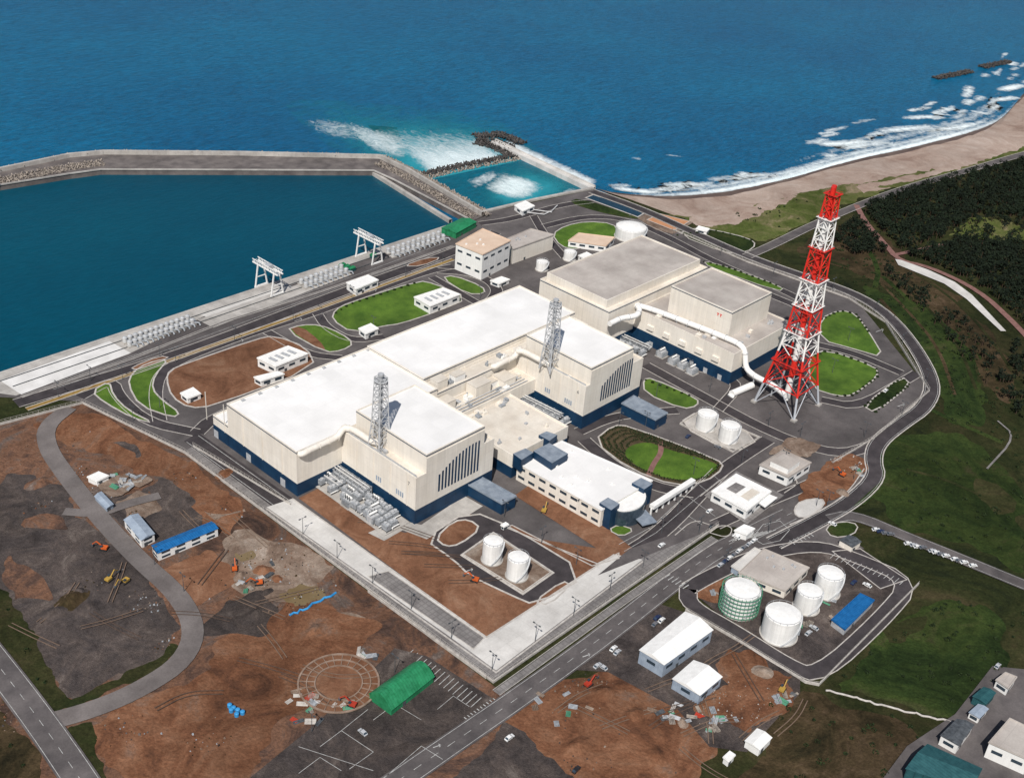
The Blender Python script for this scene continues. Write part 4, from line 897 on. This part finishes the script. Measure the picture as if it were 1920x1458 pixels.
cm=bands('chimney_bands',[(0,GY),(.10,RD),(.26,WH),(.36,RD),(.48,WH),(.60,RD),(.74,WH),(.87,RD)],Hc)
fm=bands('flue_bands',[(0,WH),(.14,RD),(.22,WH),(.38,RD),(.48,WH),(.60,RD),(.74,WH),(.87,RD)],Hc)
t=T('exhaust_stack',(cx,cy,0),'tall red and white lattice exhaust stack on grey legs','tower')
lattice(t,(cx,cy),0,Hc*.97,[(0,28.5),(.2,19.5),(.36,14),(.6,10.2),(.85,7.4),(1,5.6)],14,.85,.44,cm)
for dx,dy in((-1.4,0),(1.4,1.0)): part(t,'flue',MB().cyl(cx+dx,cy+dy,4,Hc,1.8,1.4,20),fm,smooth=True)
for s,w_ in((.22,21),(.36,16),(.48,13.5),(.6,12),(.74,10.4),(.87,9),(.97,7.4)):
    z=Hc*s;w2=w_/2;mb=MB();ribbon(mb,[(cx-w2,cy-w2),(cx+w2,cy-w2),(cx+w2,cy+w2),(cx-w2,cy+w2)],.9,z,z+.15,True);ribbon(mb,[(cx-w2,cy-w2),(cx+w2,cy-w2),(cx+w2,cy+w2),(cx-w2,cy+w2)],.1,z+1,z+1.1,True);part(t,'platform',mb,cm)
for a,b in((-1,-1),(1,-1),(1,1),(-1,1)): part(t,'footing',MB().box(cx+a*14.25-1.6,cy+b*14.25-1.6,0,cx+a*14.25+1.6,cy+b*14.25+1.6,1.4),conc)
pts=[(1143,607,23),(1165,596,23),(1195,592,23),(1200,578,24),(1188,570,24),(1230,582,24),(1380,640,24),(1397,655,22),(1398,690,10),(1415,705,8),(1450,722,8),(1474,742,8)]
w3=[(*G(a,b,z),z) for a,b,z in pts]
def smooth3(P,n=1):
    P=[Vector(p) for p in P]
    for _ in range(n):
        o=[P[0]]
        for a,b in zip(P,P[1:]): o+=[a.lerp(b,.2),a.lerp(b,.8)]
        o.append(P[-1]);P=o
    return P
creamp=M('cream_duct_paint',(.68,.63,.56),(.77,.73,.66),sc=.3,var=.1,streak=.1)
def flanges(t,P,r,st,m):
    P=[Vector(p) for p in P];acc=0;nx=st
    for a,b in zip(P,P[1:]):
        L=(b-a).length;d=(b-a).normalized() if L>0 else None
        while d is not None and nx<acc+L:
            p=a+d*(nx-acc);part(t,'flange',MB().tube([p-d*.15,p+d*.15],r,16),m);nx+=st
        acc+=L
mb=MB().tube(smooth3(w3,2),1.8,14)
t=T('gas_duct',(w3[0][0],w3[0][1],0),'fat white elevated duct leading to the tall stack','pipe');part(t,'duct',mb,white,smooth=True);flanges(t,w3,2.1,9,steel)
for i in (4,5,6,7,9,10): 
    x,y,z=w3[i];part(t,'support',MB().beam((x,y,0 if i>7 else 20),(x,y,z-1.6),.7),steel)
q5,q6=Vector(w3[5]),Vector(w3[6])
for s in np.linspace(.15,.9,7): 
    p=q5.lerp(q6,s);part(t,'support',MB().beam((p.x,p.y,20),(p.x,p.y,p.z-1.6),.7),steel)
mb=MB();a=G(1372,738,2.5);b=G(1410,722,2.5);mb.tube([(*a,2.5),(*b,2.5)],2.2,16);mb.box(a[0]-1,a[1]-2,0,a[0]+1,a[1]+2,2);solo('gas_cylinder',mb,white,(*a,0),'white horizontal pressure vessel beside duct','tank',smooth=True)
def ventstack(base,top,lo,up,lab,st):
    zb=29;b=G(*base,zb);z1=40
    best=1e9
    for i in range(400):
        z=zb+i*.2;q=G(*top,z);d=math.dist(q,b)
        if d<best:best=d;z1=z
    t=T('vent_stack',(b[0],b[1],zb-1),lab,'tower','lattice vent stacks')
    lattice(t,b,zb-1,z1-1,[(0,8.5),(.4,6),(1,4.6)],9,.55,.26,steel)
    part(t,'flue',MB().cyl(*b,zb-1,z1,1.0,1.0,16),steel,smooth=True)
    part(t,'platform',MB().cyl(*b,z1-3,z1-2.7,3.6,3.6,20),steel);part(t,'flue_cap',MB().cyl(*b,z1-.2,z1+.9,1.6,1.6,16),steel)
    y=T7[1]-2.2;zt_=27.5
    xs=up[0]-4.5
    p=[(st,y+1.5,26.5),(st+.5,y,27),(st+5,y,zt_),(lo[0]-5,y,zt_),(lo[0]-2,y,30.5),(lo[0]+1,y,31.3),(xs-3,y,31.3),(xs-.5,y-2.5,31.3),(xs,y-6,31.3),(xs,b[1]+3,31.3),(b[0],b[1],30.5)]
    d=T('vent_duct',(st,y,27),'cream ventilation duct running along the wall top','pipe','vent ducts')
    part(d,'duct',MB().tube(smooth3(p,1),1.75,14),creamp,smooth=True);flanges(d,p[2:9],2.0,6,creamp)
    for s in np.linspace(.15,.85,4): part(d,'support',MB().box(st+(lo[0]-st)*s-.3,y+.5,25,st+(lo[0]-st)*s+.3,T7[1]+.1,26),steel)
ventstack((712,835),(709,703),R7l,R7u,'grey lattice vent stack on reactor terrace',T7[0]+1.5);ventstack((1030,688),(1034,562),R6l,R6u,'grey lattice vent stack on reactor terrace',R6l[0]-22)
# ================= EQUIPMENT
def transformer(loc,rz=0,src=[None]):
    if src[0] is None:
        t=T('transformer',loc,'grey power transformer with finned radiators','transformer','transformers');x,y,z=loc
        part(t,'tank_body',MB().box(x-2.6,y-1.8,z+.3,x+2.6,y+1.8,z+4),steel)
        for sgn in(-1,1):
            mb=MB();mb.box(x-2.4,y+sgn*2.35-.1,z+3.5,x+2.4,y+sgn*2.35+.1,z+3.7)
            for k in range(7):
                u=-2.4+k*.8; mb.box(x+u-.12,y+sgn*2.4-.55,z+.8,x+u+.12,y+sgn*2.4+.55,z+3.8)
            part(t,'radiator',mb,msteel)
        part(t,'conservator',MB().tube([(x-2.4,y,z+5.4),(x+2.4,y,z+5.4)],.6,12),white,smooth=True)
        for u in(-1.6,0,1.6): part(t,'bushing',MB().cyl(x+u,y+.9,z+4,z+6.6,.35,.15,8),dsteel)
        part(t,'plinth',MB().box(x-3.3,y-3.3,z-.2,x+3.3,y+3.3,z+.29),conc)
        src[0]=t;return t
    return clone(src[0],loc,rz)
def skid(loc,rz=0,sc=1,src=[None]):
    if src[0] is None:
        x,y,z=loc;t=T('cooling_unit',loc,'grey louvred cooling unit with fans and pipes','cooling unit','cooling units')
        part(t,'casing',MB().box(x-2,y-1.6,z+1.2,x+2,y+1.6,z+4),msteel);mb=MB()
        for a,b in((-1.8,-1.4),(1.8,-1.4),(1.8,1.4),(-1.8,1.4)): mb.beam((x+a,y+b,z),(x+a,y+b,z+1.2),.25)
        mb.box(x-2,y-1.6,z+.9,x+2,y+1.6,z+1.15);part(t,'frame',mb,dsteel)
        for u in(-1,1): part(t,'fan',MB().cyl(x+u,y,z+4,z+4.6,.85,.85,14),steel)
        part(t,'pipe',MB().tube([(x-2.6,y-2,z+1.5),(x+2.6,y-2,z+1.5)],.3,8),white);src[0]=t;return t
    return clone(src[0],loc,rz,sc=sc)
for p in [(1240,668),(1262,682),(1280,690),(1297,700),(1000,775),(1018,783),(1035,792),(970,765)]: transformer((*G(*p,0),.25))
ya,yb=G(712,1002)[1],G(612,905)[1]
patch('equipment_pad',[(R7l[0]-18,ya-3),(R7l[0]-1,ya-3),(R7l[0]-1,yb+3),(R7l[0]-18,yb+3)],conc,world=True)
for i in range(12):
    for j in range(3):
        s=i/11; y=ya+(yb-ya)*s;x=R7l[0]-4.5-j*5.0
        if i>6 and j==0: continue
        if random.random()<.88: 
            (skid if (i+j)%4 else transformer)((x+random.uniform(-.5,.5),y+random.uniform(-.5,.5),ztop(x,y)),random.choice([0,1.57]))
for p in [(1165,650),(1178,655),(1190,662),(1203,668),(1172,640),(1212,655),(885,735),(905,745),(920,752),(945,765),(960,772),(985,785),(1050,802),(1060,795),(900,735),(915,740)]:
    x,y=G(*p);skid((x,y,ztop(x,y)),random.choice([0,1.57]))
def piperack(a,b,lab,n=4,h=6):
    a=Vector(a);b=Vector(b);t=T('pipe_rack',(*a,0),lab,'pipe rack','pipe racks');d=(b-a).normalized();nn=Vector((-d.y,d.x));mb=MB()
    L=(b-a).length
    for o in(-2.5,2.5):
        for z in(h-2,h): mb.beam((*(a+nn*o),z),(*(b+nn*o),z),.3)
    for s in np.arange(0,L,5):
        for o in(-2.5,2.5):
            p=a+d*s+nn*o;mb.beam((*p,0),(*p,h+.6),.35)
        for z in(h-2,h): mb.beam((*(a+d*s+nn*-2.5),z),(*(a+d*s+nn*2.5),z),.3)
    part(t,'frame',mb,msteel)
    for k in range(n):
        o=-2+k*4/(n-1);z=h+.5 if k%2 else h-1.5
        part(t,'pipe',MB().tube([(*(a+nn*o),z),(*(b+nn*o),z)],.4,10),psteel if k%2 else steel,smooth=True)
piperack((R7l[0]-4,ya+26),(R7l[0]-4,yb+4),'steel pipe rack carrying pale pipes beside wall',5,7)
piperack((R7l[0]-10,ya+40),(R7l[0]-10,yb+4),'steel pipe rack carrying pale pipes beside wall',4,5)
piperack(G(935,742),G(1050,800),'long pipe rack between control and reactor buildings',5,8);piperack(G(1160,640),G(1215,665),'pipe rack beside turbine hall',4,5)
def pump(loc,src=[None]):
    if src[0] is None:
        x,y,z=loc;t=T('seawater_pump',loc,'pale grey seawater intake pump with drum motor','pump','seawater pumps on the quay')
        part(t,'plinth',MB().box(x-2,y-2,z-.2,x+2,y+2,z+.8),conc);part(t,'motor',MB().cyl(x,y,z+.8,z+3.6,1.6,1.5,14),psteel,smooth=True)
        part(t,'motor_cap',MB().cyl(x,y,z+3.6,z+4.4,1.65,.7,14),steel);part(t,'discharge_pipe',MB().tube([(x,y,z+1.6),(x+3,y-3,z+1.6),(x+3,y-4.5,z+.2)],.6,10),msteel)
        src[0]=t;return t
    return clone(src[0],loc)
for a,b,n in(((235,643),(352,602),13),((565,533),(640,506),9),((728,475),(822,443),11)):
    for row in(0,1):
        for k in range(n):
            s=k/(n-1);p=G(a[0]+(b[0]-a[0])*s+row*9,a[1]+(b[1]-a[1])*s+row*7);pump((*p,ztop(*p)))
def gantry(px,lab):
    w=G(*px);x,y=w;t=T('gantry_crane',(x,y,0),lab,'crane','quay gantry cranes');h=17
    for yy in(-9,9):
        mb=MB()
        for xx in(-5,5): mb.beam((x+xx,y+yy,0),(x+xx*.45,y+yy,h),.8)
        mb.beam((x-5.4,y+yy,1),(x+5.4,y+yy,1),1.0);mb.beam((x-3.6,y+yy,8),(x+3.6,y+yy,8),.5);part(t,'leg_frame',mb,white)
    mb=MB()
    for xx in(-2.2,2.2):
        mb.beam((x+xx,y-13,h),(x+xx,y+15,h),.6,0,.8);mb.beam((x+xx,y-13,h+2.4),(x+xx,y+15,h+2.4),.4)
        for k in range(9): mb.beam((x+xx,y-12+k*3,h),(x+xx,y-10.5+k*3,h+2.4),.25);mb.beam((x+xx,y-10.5+k*3,h+2.4),(x+xx,y-9+k*3,h),.25)
    for k in range(8): mb.beam((x-2.2,y-12+k*3.8,h),(x+2.2,y-10+k*3.8,h),.35)
    part(t,'girder',mb,white);part(t,'trolley',MB().box(x-2,y-3,h+1,x+2,y+2,h+3),steel)
    part(t,'operator_cab',MB().box(x+2.8,y-8,h-4,x+5,y-5.5,h-1.2),lblue)
gantry((505,545),'white gantry crane straddling the quay rails');gantry((692,487),'white gantry crane straddling the quay rails')
# ================= SMALL THINGS
def lamp(loc,rz=0,src=[None]):
    if src[0] is None:
        x,y,z=loc;t=T('street_lamp',loc,'tall grey street lamp with twin heads','street lamp','street lamps along the site roads')
        part(t,'pole',MB().cyl(x,y,z,z+10,.17,.11,8),dsteel)
        part(t,'arm',MB().beam((x-1.6,y,z+10),(x+1.6,y,z+10),.14),dsteel)
        for s in(-1,1): part(t,'lamp_head',MB().box(x+s*1.75-.5,y-.3,z+9.85,x+s*1.75+.5,y+.3,z+10.15),dsteel)
        src[0]=t;return t
    return clone(src[0],loc,rz)
lp=[(568,1003),(632,1048),(698,1095),(771,1143),(846,1198),(922,1258),(1003,1203),(1075,1155),(1143,1108),(1205,1065),(1015,1020),(1080,1060),(945,970),(1085,965),(1140,985)]
lp+=[(1180,425),(1260,455),(1350,480),(1450,515),(1560,545),(1640,590),(1690,650),(1735,720),(1690,780),(1620,820),(1600,900),(1550,950),(1230,745),(1290,700),(1330,735),(1440,800),(1500,820),(1160,800),(1210,800),(1390,870),(1300,890),(1240,1000),(1270,960)]
lp+=[(110,745),(230,712),(330,680),(440,640),(550,602),(660,562),(760,520),(830,492),(170,715),(300,670),(250,790),(300,765),(600,600),(700,620),(900,560),(1310,1000),(1360,1060),(1440,1000),(1530,950),(1470,870),(345,1110),(290,1060),(740,1262),(585,1372),(1330,640),(1400,700),(1560,700),(1590,640)]
for p in lp: 
    w=G(*p);lamp((*w,ztop(*w)),random.choice([0,1.57]))
carcols={'white':(.75,.75,.73),'silver':(.45,.46,.47),'dark blue':(.02,.03,.08),'black':(.02,.02,.022),'grey':(.15,.15,.16)}
def car_mesh(c,nm):
    m=M('car_paint_'+nm.replace(' ','_'),c,rough=.3,spec=.5,var=.02);mb=MB();w=.85
    pr=[(-2.2,.35),(2.2,.35),(2.25,.8),(1.3,1.0),(.6,1.42),(-1.2,1.45),(-2.05,1.0),(-2.25,.85)]
    n=len(pr);mb.add([(x,-w,z) for x,z in pr]+[(x,w,z) for x,z in pr],[tuple(range(n)),tuple(range(n,2*n))[::-1]]+[(i,n+i,n+(i+1)%n,(i+1)%n) for i in range(n)]);return mb.mesh('body',[m])
CM={k:car_mesh(v,k) for k,v in carcols.items()}
def mkcar():
    t=T('parked_car',(0,0,-50),'white parked car beside the road','car','cars parked along the roads')
    b=bpy.data.objects.new('body',CM['white']);col.objects.link(b);b.parent=t
    mb=MB();mb.add([(1.18,-.78,1.06),(1.18,.78,1.06),(.66,.7,1.41),(.66,-.7,1.41)],[(0,1,2,3)]);mb.add([(-1.98,-.78,1.06),(-1.98,.78,1.06),(-1.28,.7,1.47),(-1.28,-.7,1.47)],[(3,2,1,0)])
    for s in(-1,1): mb.add([(1.0,s*.87,1.02),(-1.8,s*.87,1.02),(-1.2,s*.87,1.36),(.55,s*.87,1.36)],[(0,1,2,3) if s<0 else (3,2,1,0)])
    part_=bpy.data.objects.new('window',mb.mesh('window',[glass]));col.objects.link(part_);part_.parent=t
    wm=MB().tube([(0,-.1,0),(0,.1,0)],.33,12).mesh('wheel',[tyre])
    for sx in(-1.35,1.35):
        for sy in(-.82,.82):
            o=bpy.data.objects.new('wheel',wm);col.objects.link(o);o.parent=t;o.location=(sx,sy,.33)
    return t
car0=mkcar();first=[True]
def car(px,ang,k=None):
    w=G(*px);k=k or random.choice(['white','white','white','silver','silver','dark blue','black','grey']);loc=(*w,ztop(*w)+.01)
    if first[0]:
        first[0]=False;car0.location=loc;car0.rotation_euler=(0,0,ang);return
    clone(car0,loc,ang,{'body':CM[k]},k+' parked car beside the road')
ra,rb=Vector(G(1703,1023)),Vector(G(1828,1068));rang=math.atan2((rb-ra).y,(rb-ra).x)
for k in range(15):
    if k in(4,9,13):continue
    car((1703+k*8.6+random.uniform(-1,1),1020+k*3.1),rang+.75+random.uniform(-.08,.08),['white','silver','white','grey'][k%4])
for k in range(4): car((1642+k*9,994+k*3.4),rang+.7)
for k in range(8): car((1350+k*9+random.uniform(-1,1),1062-k*6.5),.0)
for p in [(1150,1218),(1157,1225),(1232,1160),(1240,1165),(1228,1172),(1240,1025),(1380,1010),(1330,960),(1425,1075),(955,1385),(1080,1445),(680,1375),(1515,1190),(1525,1180),(1600,1095),(1625,1100),(1335,990),(1290,820),(1345,840),(1120,1250),(1130,1253),(1660,735),(1560,985),(1870,1250),(1760,1420)]: car(p,random.choice([0,1.57,.1]))
def excav(px,m,ang,lab):
    x,y=G(*px);z=ztop(x,y);t=T('excavator',(x,y,z),lab,'excavator','excavators')
    for s in(-1.4,1.4): part(t,'track',MB().box(x-2.4,y+s-.4,z,x+2.4,y+s+.4,z+1),tyre)
    part(t,'body',MB().box(x-2.4,y-1.5,z+1.1,x+1.2,y+1.5,z+2.4),m);part(t,'cab',MB().box(x+.2,y+.2,z+2.4,x+1.6,y+1.4,z+3.4),glass)
    mb=MB();mb.beam((x+.8,y-.4,z+2),(x+4.5,y-.4,z+5.2),.55);mb.beam((x+4.5,y-.4,z+5.2),(x+7.4,y-.4,z+2.6),.4);part(t,'boom',mb,m)
    part(t,'bucket',MB().box(x+6.8,y-1,z+1.1,x+8,y+.2,z+2.5),dsteel);t.rotation_euler=(0,0,ang);t.scale=(.78,)*3
excav((195,1030),orange,2.2,'orange excavator working on dark gravel');excav((235,1092),yellow,3.4,'yellow excavator on dark gravel');excav((205,1088),yellow,.3,'yellow excavator with boom raised');excav((440,1068),orange,1,'orange excavator beside pond');excav((1466,1295),yellow,.2,'yellow excavator at yard edge')
excav((1578,893),orange,1.6,'orange excavator on construction soil');excav((1020,960),yellow,.5,'yellow excavator beside service building');excav((660,1325),dred,2,'red piling machine near circular foundation');excav((890,1090),orange,2,'orange excavator beside tank pad');excav((485,1095),orange,2.6,'orange excavator on tan mud');excav((1103,1285),dred,0,'red excavator on orange dirt')
def barrel(px,m=tarp,h=1.5):
    x,y=G(*px);z=ztop(x,y);mb=MB().cyl(x,y,z,z+h,1.,1.,12).cyl(x,y,z+h,z+h+.3,1.,.5,12);solo('storage_drum',mb,m,(x,y,z),'blue storage drum standing on bare soil','drum','storage drums')
for p in [(431,1325),(438,1330),(446,1334),(455,1338),(434,1334),(444,1342)]: barrel(p)
def pile(px,m,n,lab,r=.35,L=6):
    x,y=G(*px);z=ztop(x,y);a=random.uniform(0,3);mb=MB()
    for k in range(n):
        o=(k%4-1.5)*r*2.1;zz=z+r+(k//4)*r*1.9;d=(math.cos(a),math.sin(a));mb.tube([(x-d[0]*L/2-d[1]*o,y-d[1]*L/2+d[0]*o,zz),(x+d[0]*L/2-d[1]*o,y+d[1]*L/2+d[0]*o,zz)],r,8)
    solo('pipe_stack',mb,m,(x,y,z),lab,'pipe stack','stacked building materials')
SP=[((560,1310),34,14),((690,1225),20,8),((1300,1340),45,14),((1250,1330),30,20),((1470,1310),20,10),((1560,1140),14,30),((240,905),30,12),((1600,890),18,22),((1350,1360),30,12),((1480,1180),40,10),((1060,1330),60,30),((640,1320),30,10),((450,1110),30,20),((1350,1120),20,10),((580,1340),30,14),((470,1080),40,25),((210,920),35,20)]
for k in range(115):
    c=random.choice(SP);px=(c[0][0]+random.uniform(-1,1)*c[1],c[0][1]+random.uniform(-1,1)*c[2])
    pile(px,random.choice([steel,dsteel,kerbm,tan,msteel,msteel,armour,dred,scaf]),random.choice([3,4,6]),'stack of pipes and building materials on the ground',random.uniform(.18,.32),random.uniform(2.5,5))
def bag(px1,px2,n,m,lab,r=.8):
    a=G(*px1);b=G(*px2)
    mb=MB();z=ztop(*a);pts=[(a[0]+(b[0]-a[0])*s+random.uniform(-.8,.8),a[1]+(b[1]-a[1])*s+random.uniform(-.8,.8),z+.35) for s in np.linspace(0,1,n)]
    mb.tube(pts,r,8);solo('silt_barrier',mb,m,(*a,z),lab,'barrier')
bag((545,1155),(632,1112),16,tarp,'bright blue sheet barrier on mud',.55)
bag((1550,1295),(1785,1355),30,kerbm,'pale stepped retaining edge on slope',.45)
def fence(px,lab,h=2.4,step=3.,wallh=.5):
    w=GL(px);mb=MB();ribbon(mb,w,.4,0,wallh+ZC[0]);zb=ZC[0]
    for x,y,dx,dy in resample(w,step): mb.beam((x,y,zb),(x,y,h+zb),.13)
    ribbon(mb,w,.1,h-.1+zb,h+zb);ribbon(mb,w,.08,h/2+zb,h/2+.1+zb)
    solo('fence',mb,kerbm,(*w[0],0),lab,'fence','perimeter fences')
fence([(0,797),(155,757),(345,849),(925,1280),(1347,986)],'pale perimeter fence on low wall')
fence([(362,838),(545,948)],'pale inner fence along service lane');fence([(1262,432),(1400,492),(1590,560),(1660,605),(1742,735),(1640,822),(1560,870)],'pale perimeter fence beside road')
fence([(690,1110),(912,1272)],'low fence beside paved verge',1.5)
fence([(1285,1145),(1380,1200),(1510,1280),(1535,1285),(1722,1096)],'low concrete fence around tank yard',1.5)
def shrubmesh():
    mb=MB()
    for k in range(70):
        a=random.uniform(0,6.28);p=math.acos(random.uniform(-.1,1));r=random.uniform(.7,1.1);c=Vector((math.cos(a)*math.sin(p)*r,math.sin(a)*math.sin(p)*r,math.cos(p)*r*.9+.15))
        u=Vector((random.gauss(0,1),random.gauss(0,1),random.gauss(0,1))).normalized();v=u.orthogonal().normalized();s=.34
        mb.add([c+u*s,c+v*s,c-u*s,c-v*s],[(0,1,2,3)])
    return mb.mesh('shrub',[hedge])
SM=shrubmesh()
def shrub(x,y,s=1):
    o=bpy.data.objects.new('shrub',SM);col.objects.link(o);o.location=(x,y,ztop(x,y));o.rotation_euler=(0,0,random.uniform(0,6));o.scale=(s,s,s)
    o['label']='small clipped dark green shrub';o['category']='shrub';o['group']='clipped shrubs beside lawns'
for pl,st in [([(1540,600),(1575,584),(1604,590),(1630,626)],5),([(1520,672),(1552,658),(1642,690),(1646,706),(1600,742),(1565,744)],5),([(1622,762),(1690,710),(1705,722),(1640,774)],4.5),([(1320,492),(1365,503),(1468,541)],5),([(630,588),(655,572),(785,530)],6),([(1270,442),(1340,434),(1410,452)],6),([(1210,714),(1305,748)],5)]:
    for x,y,_,_ in resample(GL(pl),st): shrub(x,y,random.uniform(.7,1.1))
g0=GL([(1120,828),(1150,803),(1180,804),(1340,864),(1350,878),(1320,900),(1265,906),(1180,874)])
def leafpile(name,cent,R,nper,size,mat,lab,flat=1.,kind='stuff'):
    cent=np.array(cent);C=np.repeat(cent,nper,0);RR=np.repeat(np.array(R),nper)[:,None]
    d=rng.normal(size=C.shape);d/=np.linalg.norm(d,axis=1)[:,None];d*=rng.uniform(.35,1.,(len(d),1))**.5;d[:,2]*=flat
    c=C+d*RR;u=rng.normal(size=c.shape);u/=np.linalg.norm(u,axis=1)[:,None];v=np.cross(u,rng.normal(size=c.shape));v/=np.linalg.norm(v,axis=1)[:,None]
    s=size*rng.uniform(.6,1.3,(len(c),1));V=np.stack([c+u*s,c+v*s*.8,c-u*s*.9,c-v*s],1).reshape(-1,3)
    me=bpy.data.meshes.new(name);me.vertices.add(len(V));me.vertices.foreach_set('co',V.ravel().astype('f4'));q=len(c)
    me.loops.add(4*q);me.loops.foreach_set('vertex_index',np.arange(4*q,dtype='i4'));me.polygons.add(q);me.polygons.foreach_set('loop_start',np.arange(0,4*q,4,dtype='i4'));me.polygons.foreach_set('loop_total',np.full(q,4,dtype='i4'))
    me.materials.append(mat);me.update(calc_edges=True);me.validate();o=bpy.data.objects.new(name,me);col.objects.link(o);o['kind']=kind;o['label']=lab;return o
cen=[];R=[]
cg=(sum(p[0] for p in g0)/len(g0),sum(p[1] for p in g0)/len(g0))
for k in range(5):
    s=1-k*.11;w=[(cg[0]+(p[0]-cg[0])*s,cg[1]+(p[1]-cg[1])*s) for p in g0]
    for x,y,_,_ in resample(smooth(w,1,True),1.6,True):
        if not inpoly(x,y,gard): cen.append((x,y,.9));R.append(.9)
leafpile('hedge_rows',cen,R,14,.4,hedge,'rows of low dark hedges in a garden bed')
def rdpoly(px,w): p=smooth(GL(px),2);return (offs(p,w/2)+offs(p,-w/2)[::-1],0)
RDS=[rdpoly([(1400,482),(1450,460),(1520,425),(1600,390),(1700,352),(1800,325),(1930,286),(2010,270)],12),rdpoly([(1605,385),(1622,418),(1660,460),(1685,490),(1740,500),(1835,545),(1900,605),(1950,660)],8),rdpoly([(1672,480),(1720,470),(1790,455)],7)]
def scatter(px,dens):
    w=GL(px);xs=[p[0] for p in w];ys=[p[1] for p in w];A=(max(xs)-min(xs))*(max(ys)-min(ys));out=[]
    for _ in range(int(A*dens)):
        x=random.uniform(min(xs),max(xs));y=random.uniform(min(ys),max(ys))
        if inpoly(x,y,w) and not any(inpoly(x,y,P) for P,h in RDS) and not onroad(x,y): out.append((x,y))
    return out
TP=scatter([(1610,395),(1700,362),(1790,338),(1930,300),(2060,290),(2060,440),(1890,405),(1830,405),(1770,445),(1690,470),(1650,430)],.066)
TP+=scatter([(1690,478),(1790,450),(1850,455),(1950,465),(2060,600),(1960,640),(1900,595),(1850,545),(1760,500)],.066)
TP+=scatter([(1560,450),(1600,415),(1640,440),(1660,475),(1600,480)],.055)
TP+=scatter([(1780,410),(1930,400),(1930,470),(1800,460)],.014)
TP+=scatter([(1640,500),(1700,520),(1850,640),(1920,740),(1920,800),(1840,720),(1740,600)],.012)
TP+=scatter([(1890,640),(1990,700),(1990,860),(1900,800)],.02)
cen=[];R=[];tr=MB()
for x,y in TP:
    h=random.uniform(5,9);k=random.randint(2,4)
    for _ in range(k): cen.append((x+random.uniform(-1.6,1.6),y+random.uniform(-1.6,1.6),h*random.uniform(.55,1)));R.append(random.uniform(1.5,2.6))
    tr.beam((x,y,0),(x,y,h*.6),.35)
leafpile('pine_forest',cen,R,13,.75,leaf,'dense dark coastal pine wood',.7)
o=struct('pine_forest_trunks',tr,trunkm,'stuff');o['label']='trunks of the coastal pine wood'
TP=scatter([(1500,470),(1640,430),(1760,560),(1900,720),(1920,850),(1760,780),(1720,640),(1600,550)],.018)+scatter([(1650,860),(1920,850),(1920,1040),(1720,1000)],.010)+scatter([(1560,1290),(1740,1110),(1920,1150),(1900,1250),(1780,1340)],.012)+scatter([(1420,1320),(1600,1310),(1740,1370),(1660,1458),(1400,1458)],.010)+scatter([(0,1380),(40,1400),(70,1458),(0,1458)],.012)+scatter([(1320,415),(1420,390),(1560,360),(1480,430)],.006)+scatter([(0,1100),(50,1180),(110,1310),(30,1250)],.008)
leafpile('scrub_bushes',[(x,y,.5) for x,y in TP],[random.uniform(.6,1.8) for _ in TP],26,.42,hedge,'scattered low scrub on rough grass',.6)
struct('road_marking',LM,line)
def text(t,s,loc,rot,size,m):
    cu=bpy.data.curves.new('number','FONT');cu.body=s;cu.size=size;cu.extrude=.03;o=bpy.data.objects.new('tmp',cu);col.objects.link(o)
    dg=bpy.context.evaluated_depsgraph_get();me=bpy.data.meshes.new_from_object(o.evaluated_get(dg));bpy.data.objects.remove(o);me.materials.clear();me.materials.append(m)
    q=bpy.data.objects.new('painted_number',me);col.objects.link(q);q.parent=t;q.location=Vector(loc)-t.location;q.rotation_euler=rot
text(t7,'7',(R7l[0]-.08,R7l[1]+6,22),(math.pi/2,0,-math.pi/2),3.0,dsteel)
text(t6,'6',(R6l[0]-.08,R6l[1]+6,22),(math.pi/2,0,-math.pi/2),3.0,dsteel)
# ================= CAMERA, LIGHT
cd=bpy.data.cameras.new('camera');co=bpy.data.objects.new('camera',cd);col.objects.link(co);scn.camera=co
cd.sensor_fit='HORIZONTAL';cd.sensor_width=36;cd.lens=36*f/1920;cd.clip_start=1;cd.clip_end=20000
m3=Matrix((Xc,Yc,Zc));co.matrix_world=Matrix.Translation((0,0,CH))@m3.to_4x4()
el=math.radians(50);s=Vector((-1,-.62)).normalized();sd=Vector((s.x*math.cos(el),s.y*math.cos(el),math.sin(el)))
ld=bpy.data.lights.new('sun','SUN');ld.energy=4.6;ld.angle=math.radians(.5);ld.color=(1,.955,.90);lo_=bpy.data.objects.new('sun',ld);col.objects.link(lo_);lo_.rotation_euler=(-sd).to_track_quat('-Z','Y').to_euler()
wd_=bpy.data.worlds.new('World');scn.world=wd_;wd_.use_nodes=True;nt=wd_.node_tree;sk=nt.nodes.new('ShaderNodeTexSky');sk.sky_type='NISHITA';sk.sun_disc=False;sk.sun_elevation=el;sk.sun_rotation=math.atan2(s.x,s.y)
nt.links.new(sk.outputs[0],nt.nodes['Background'].inputs[0]);nt.nodes['Background'].inputs[1].default_value=.07
scn.view_settings.view_transform='Standard';scn.view_settings.look='None';scn.view_settings.exposure=0
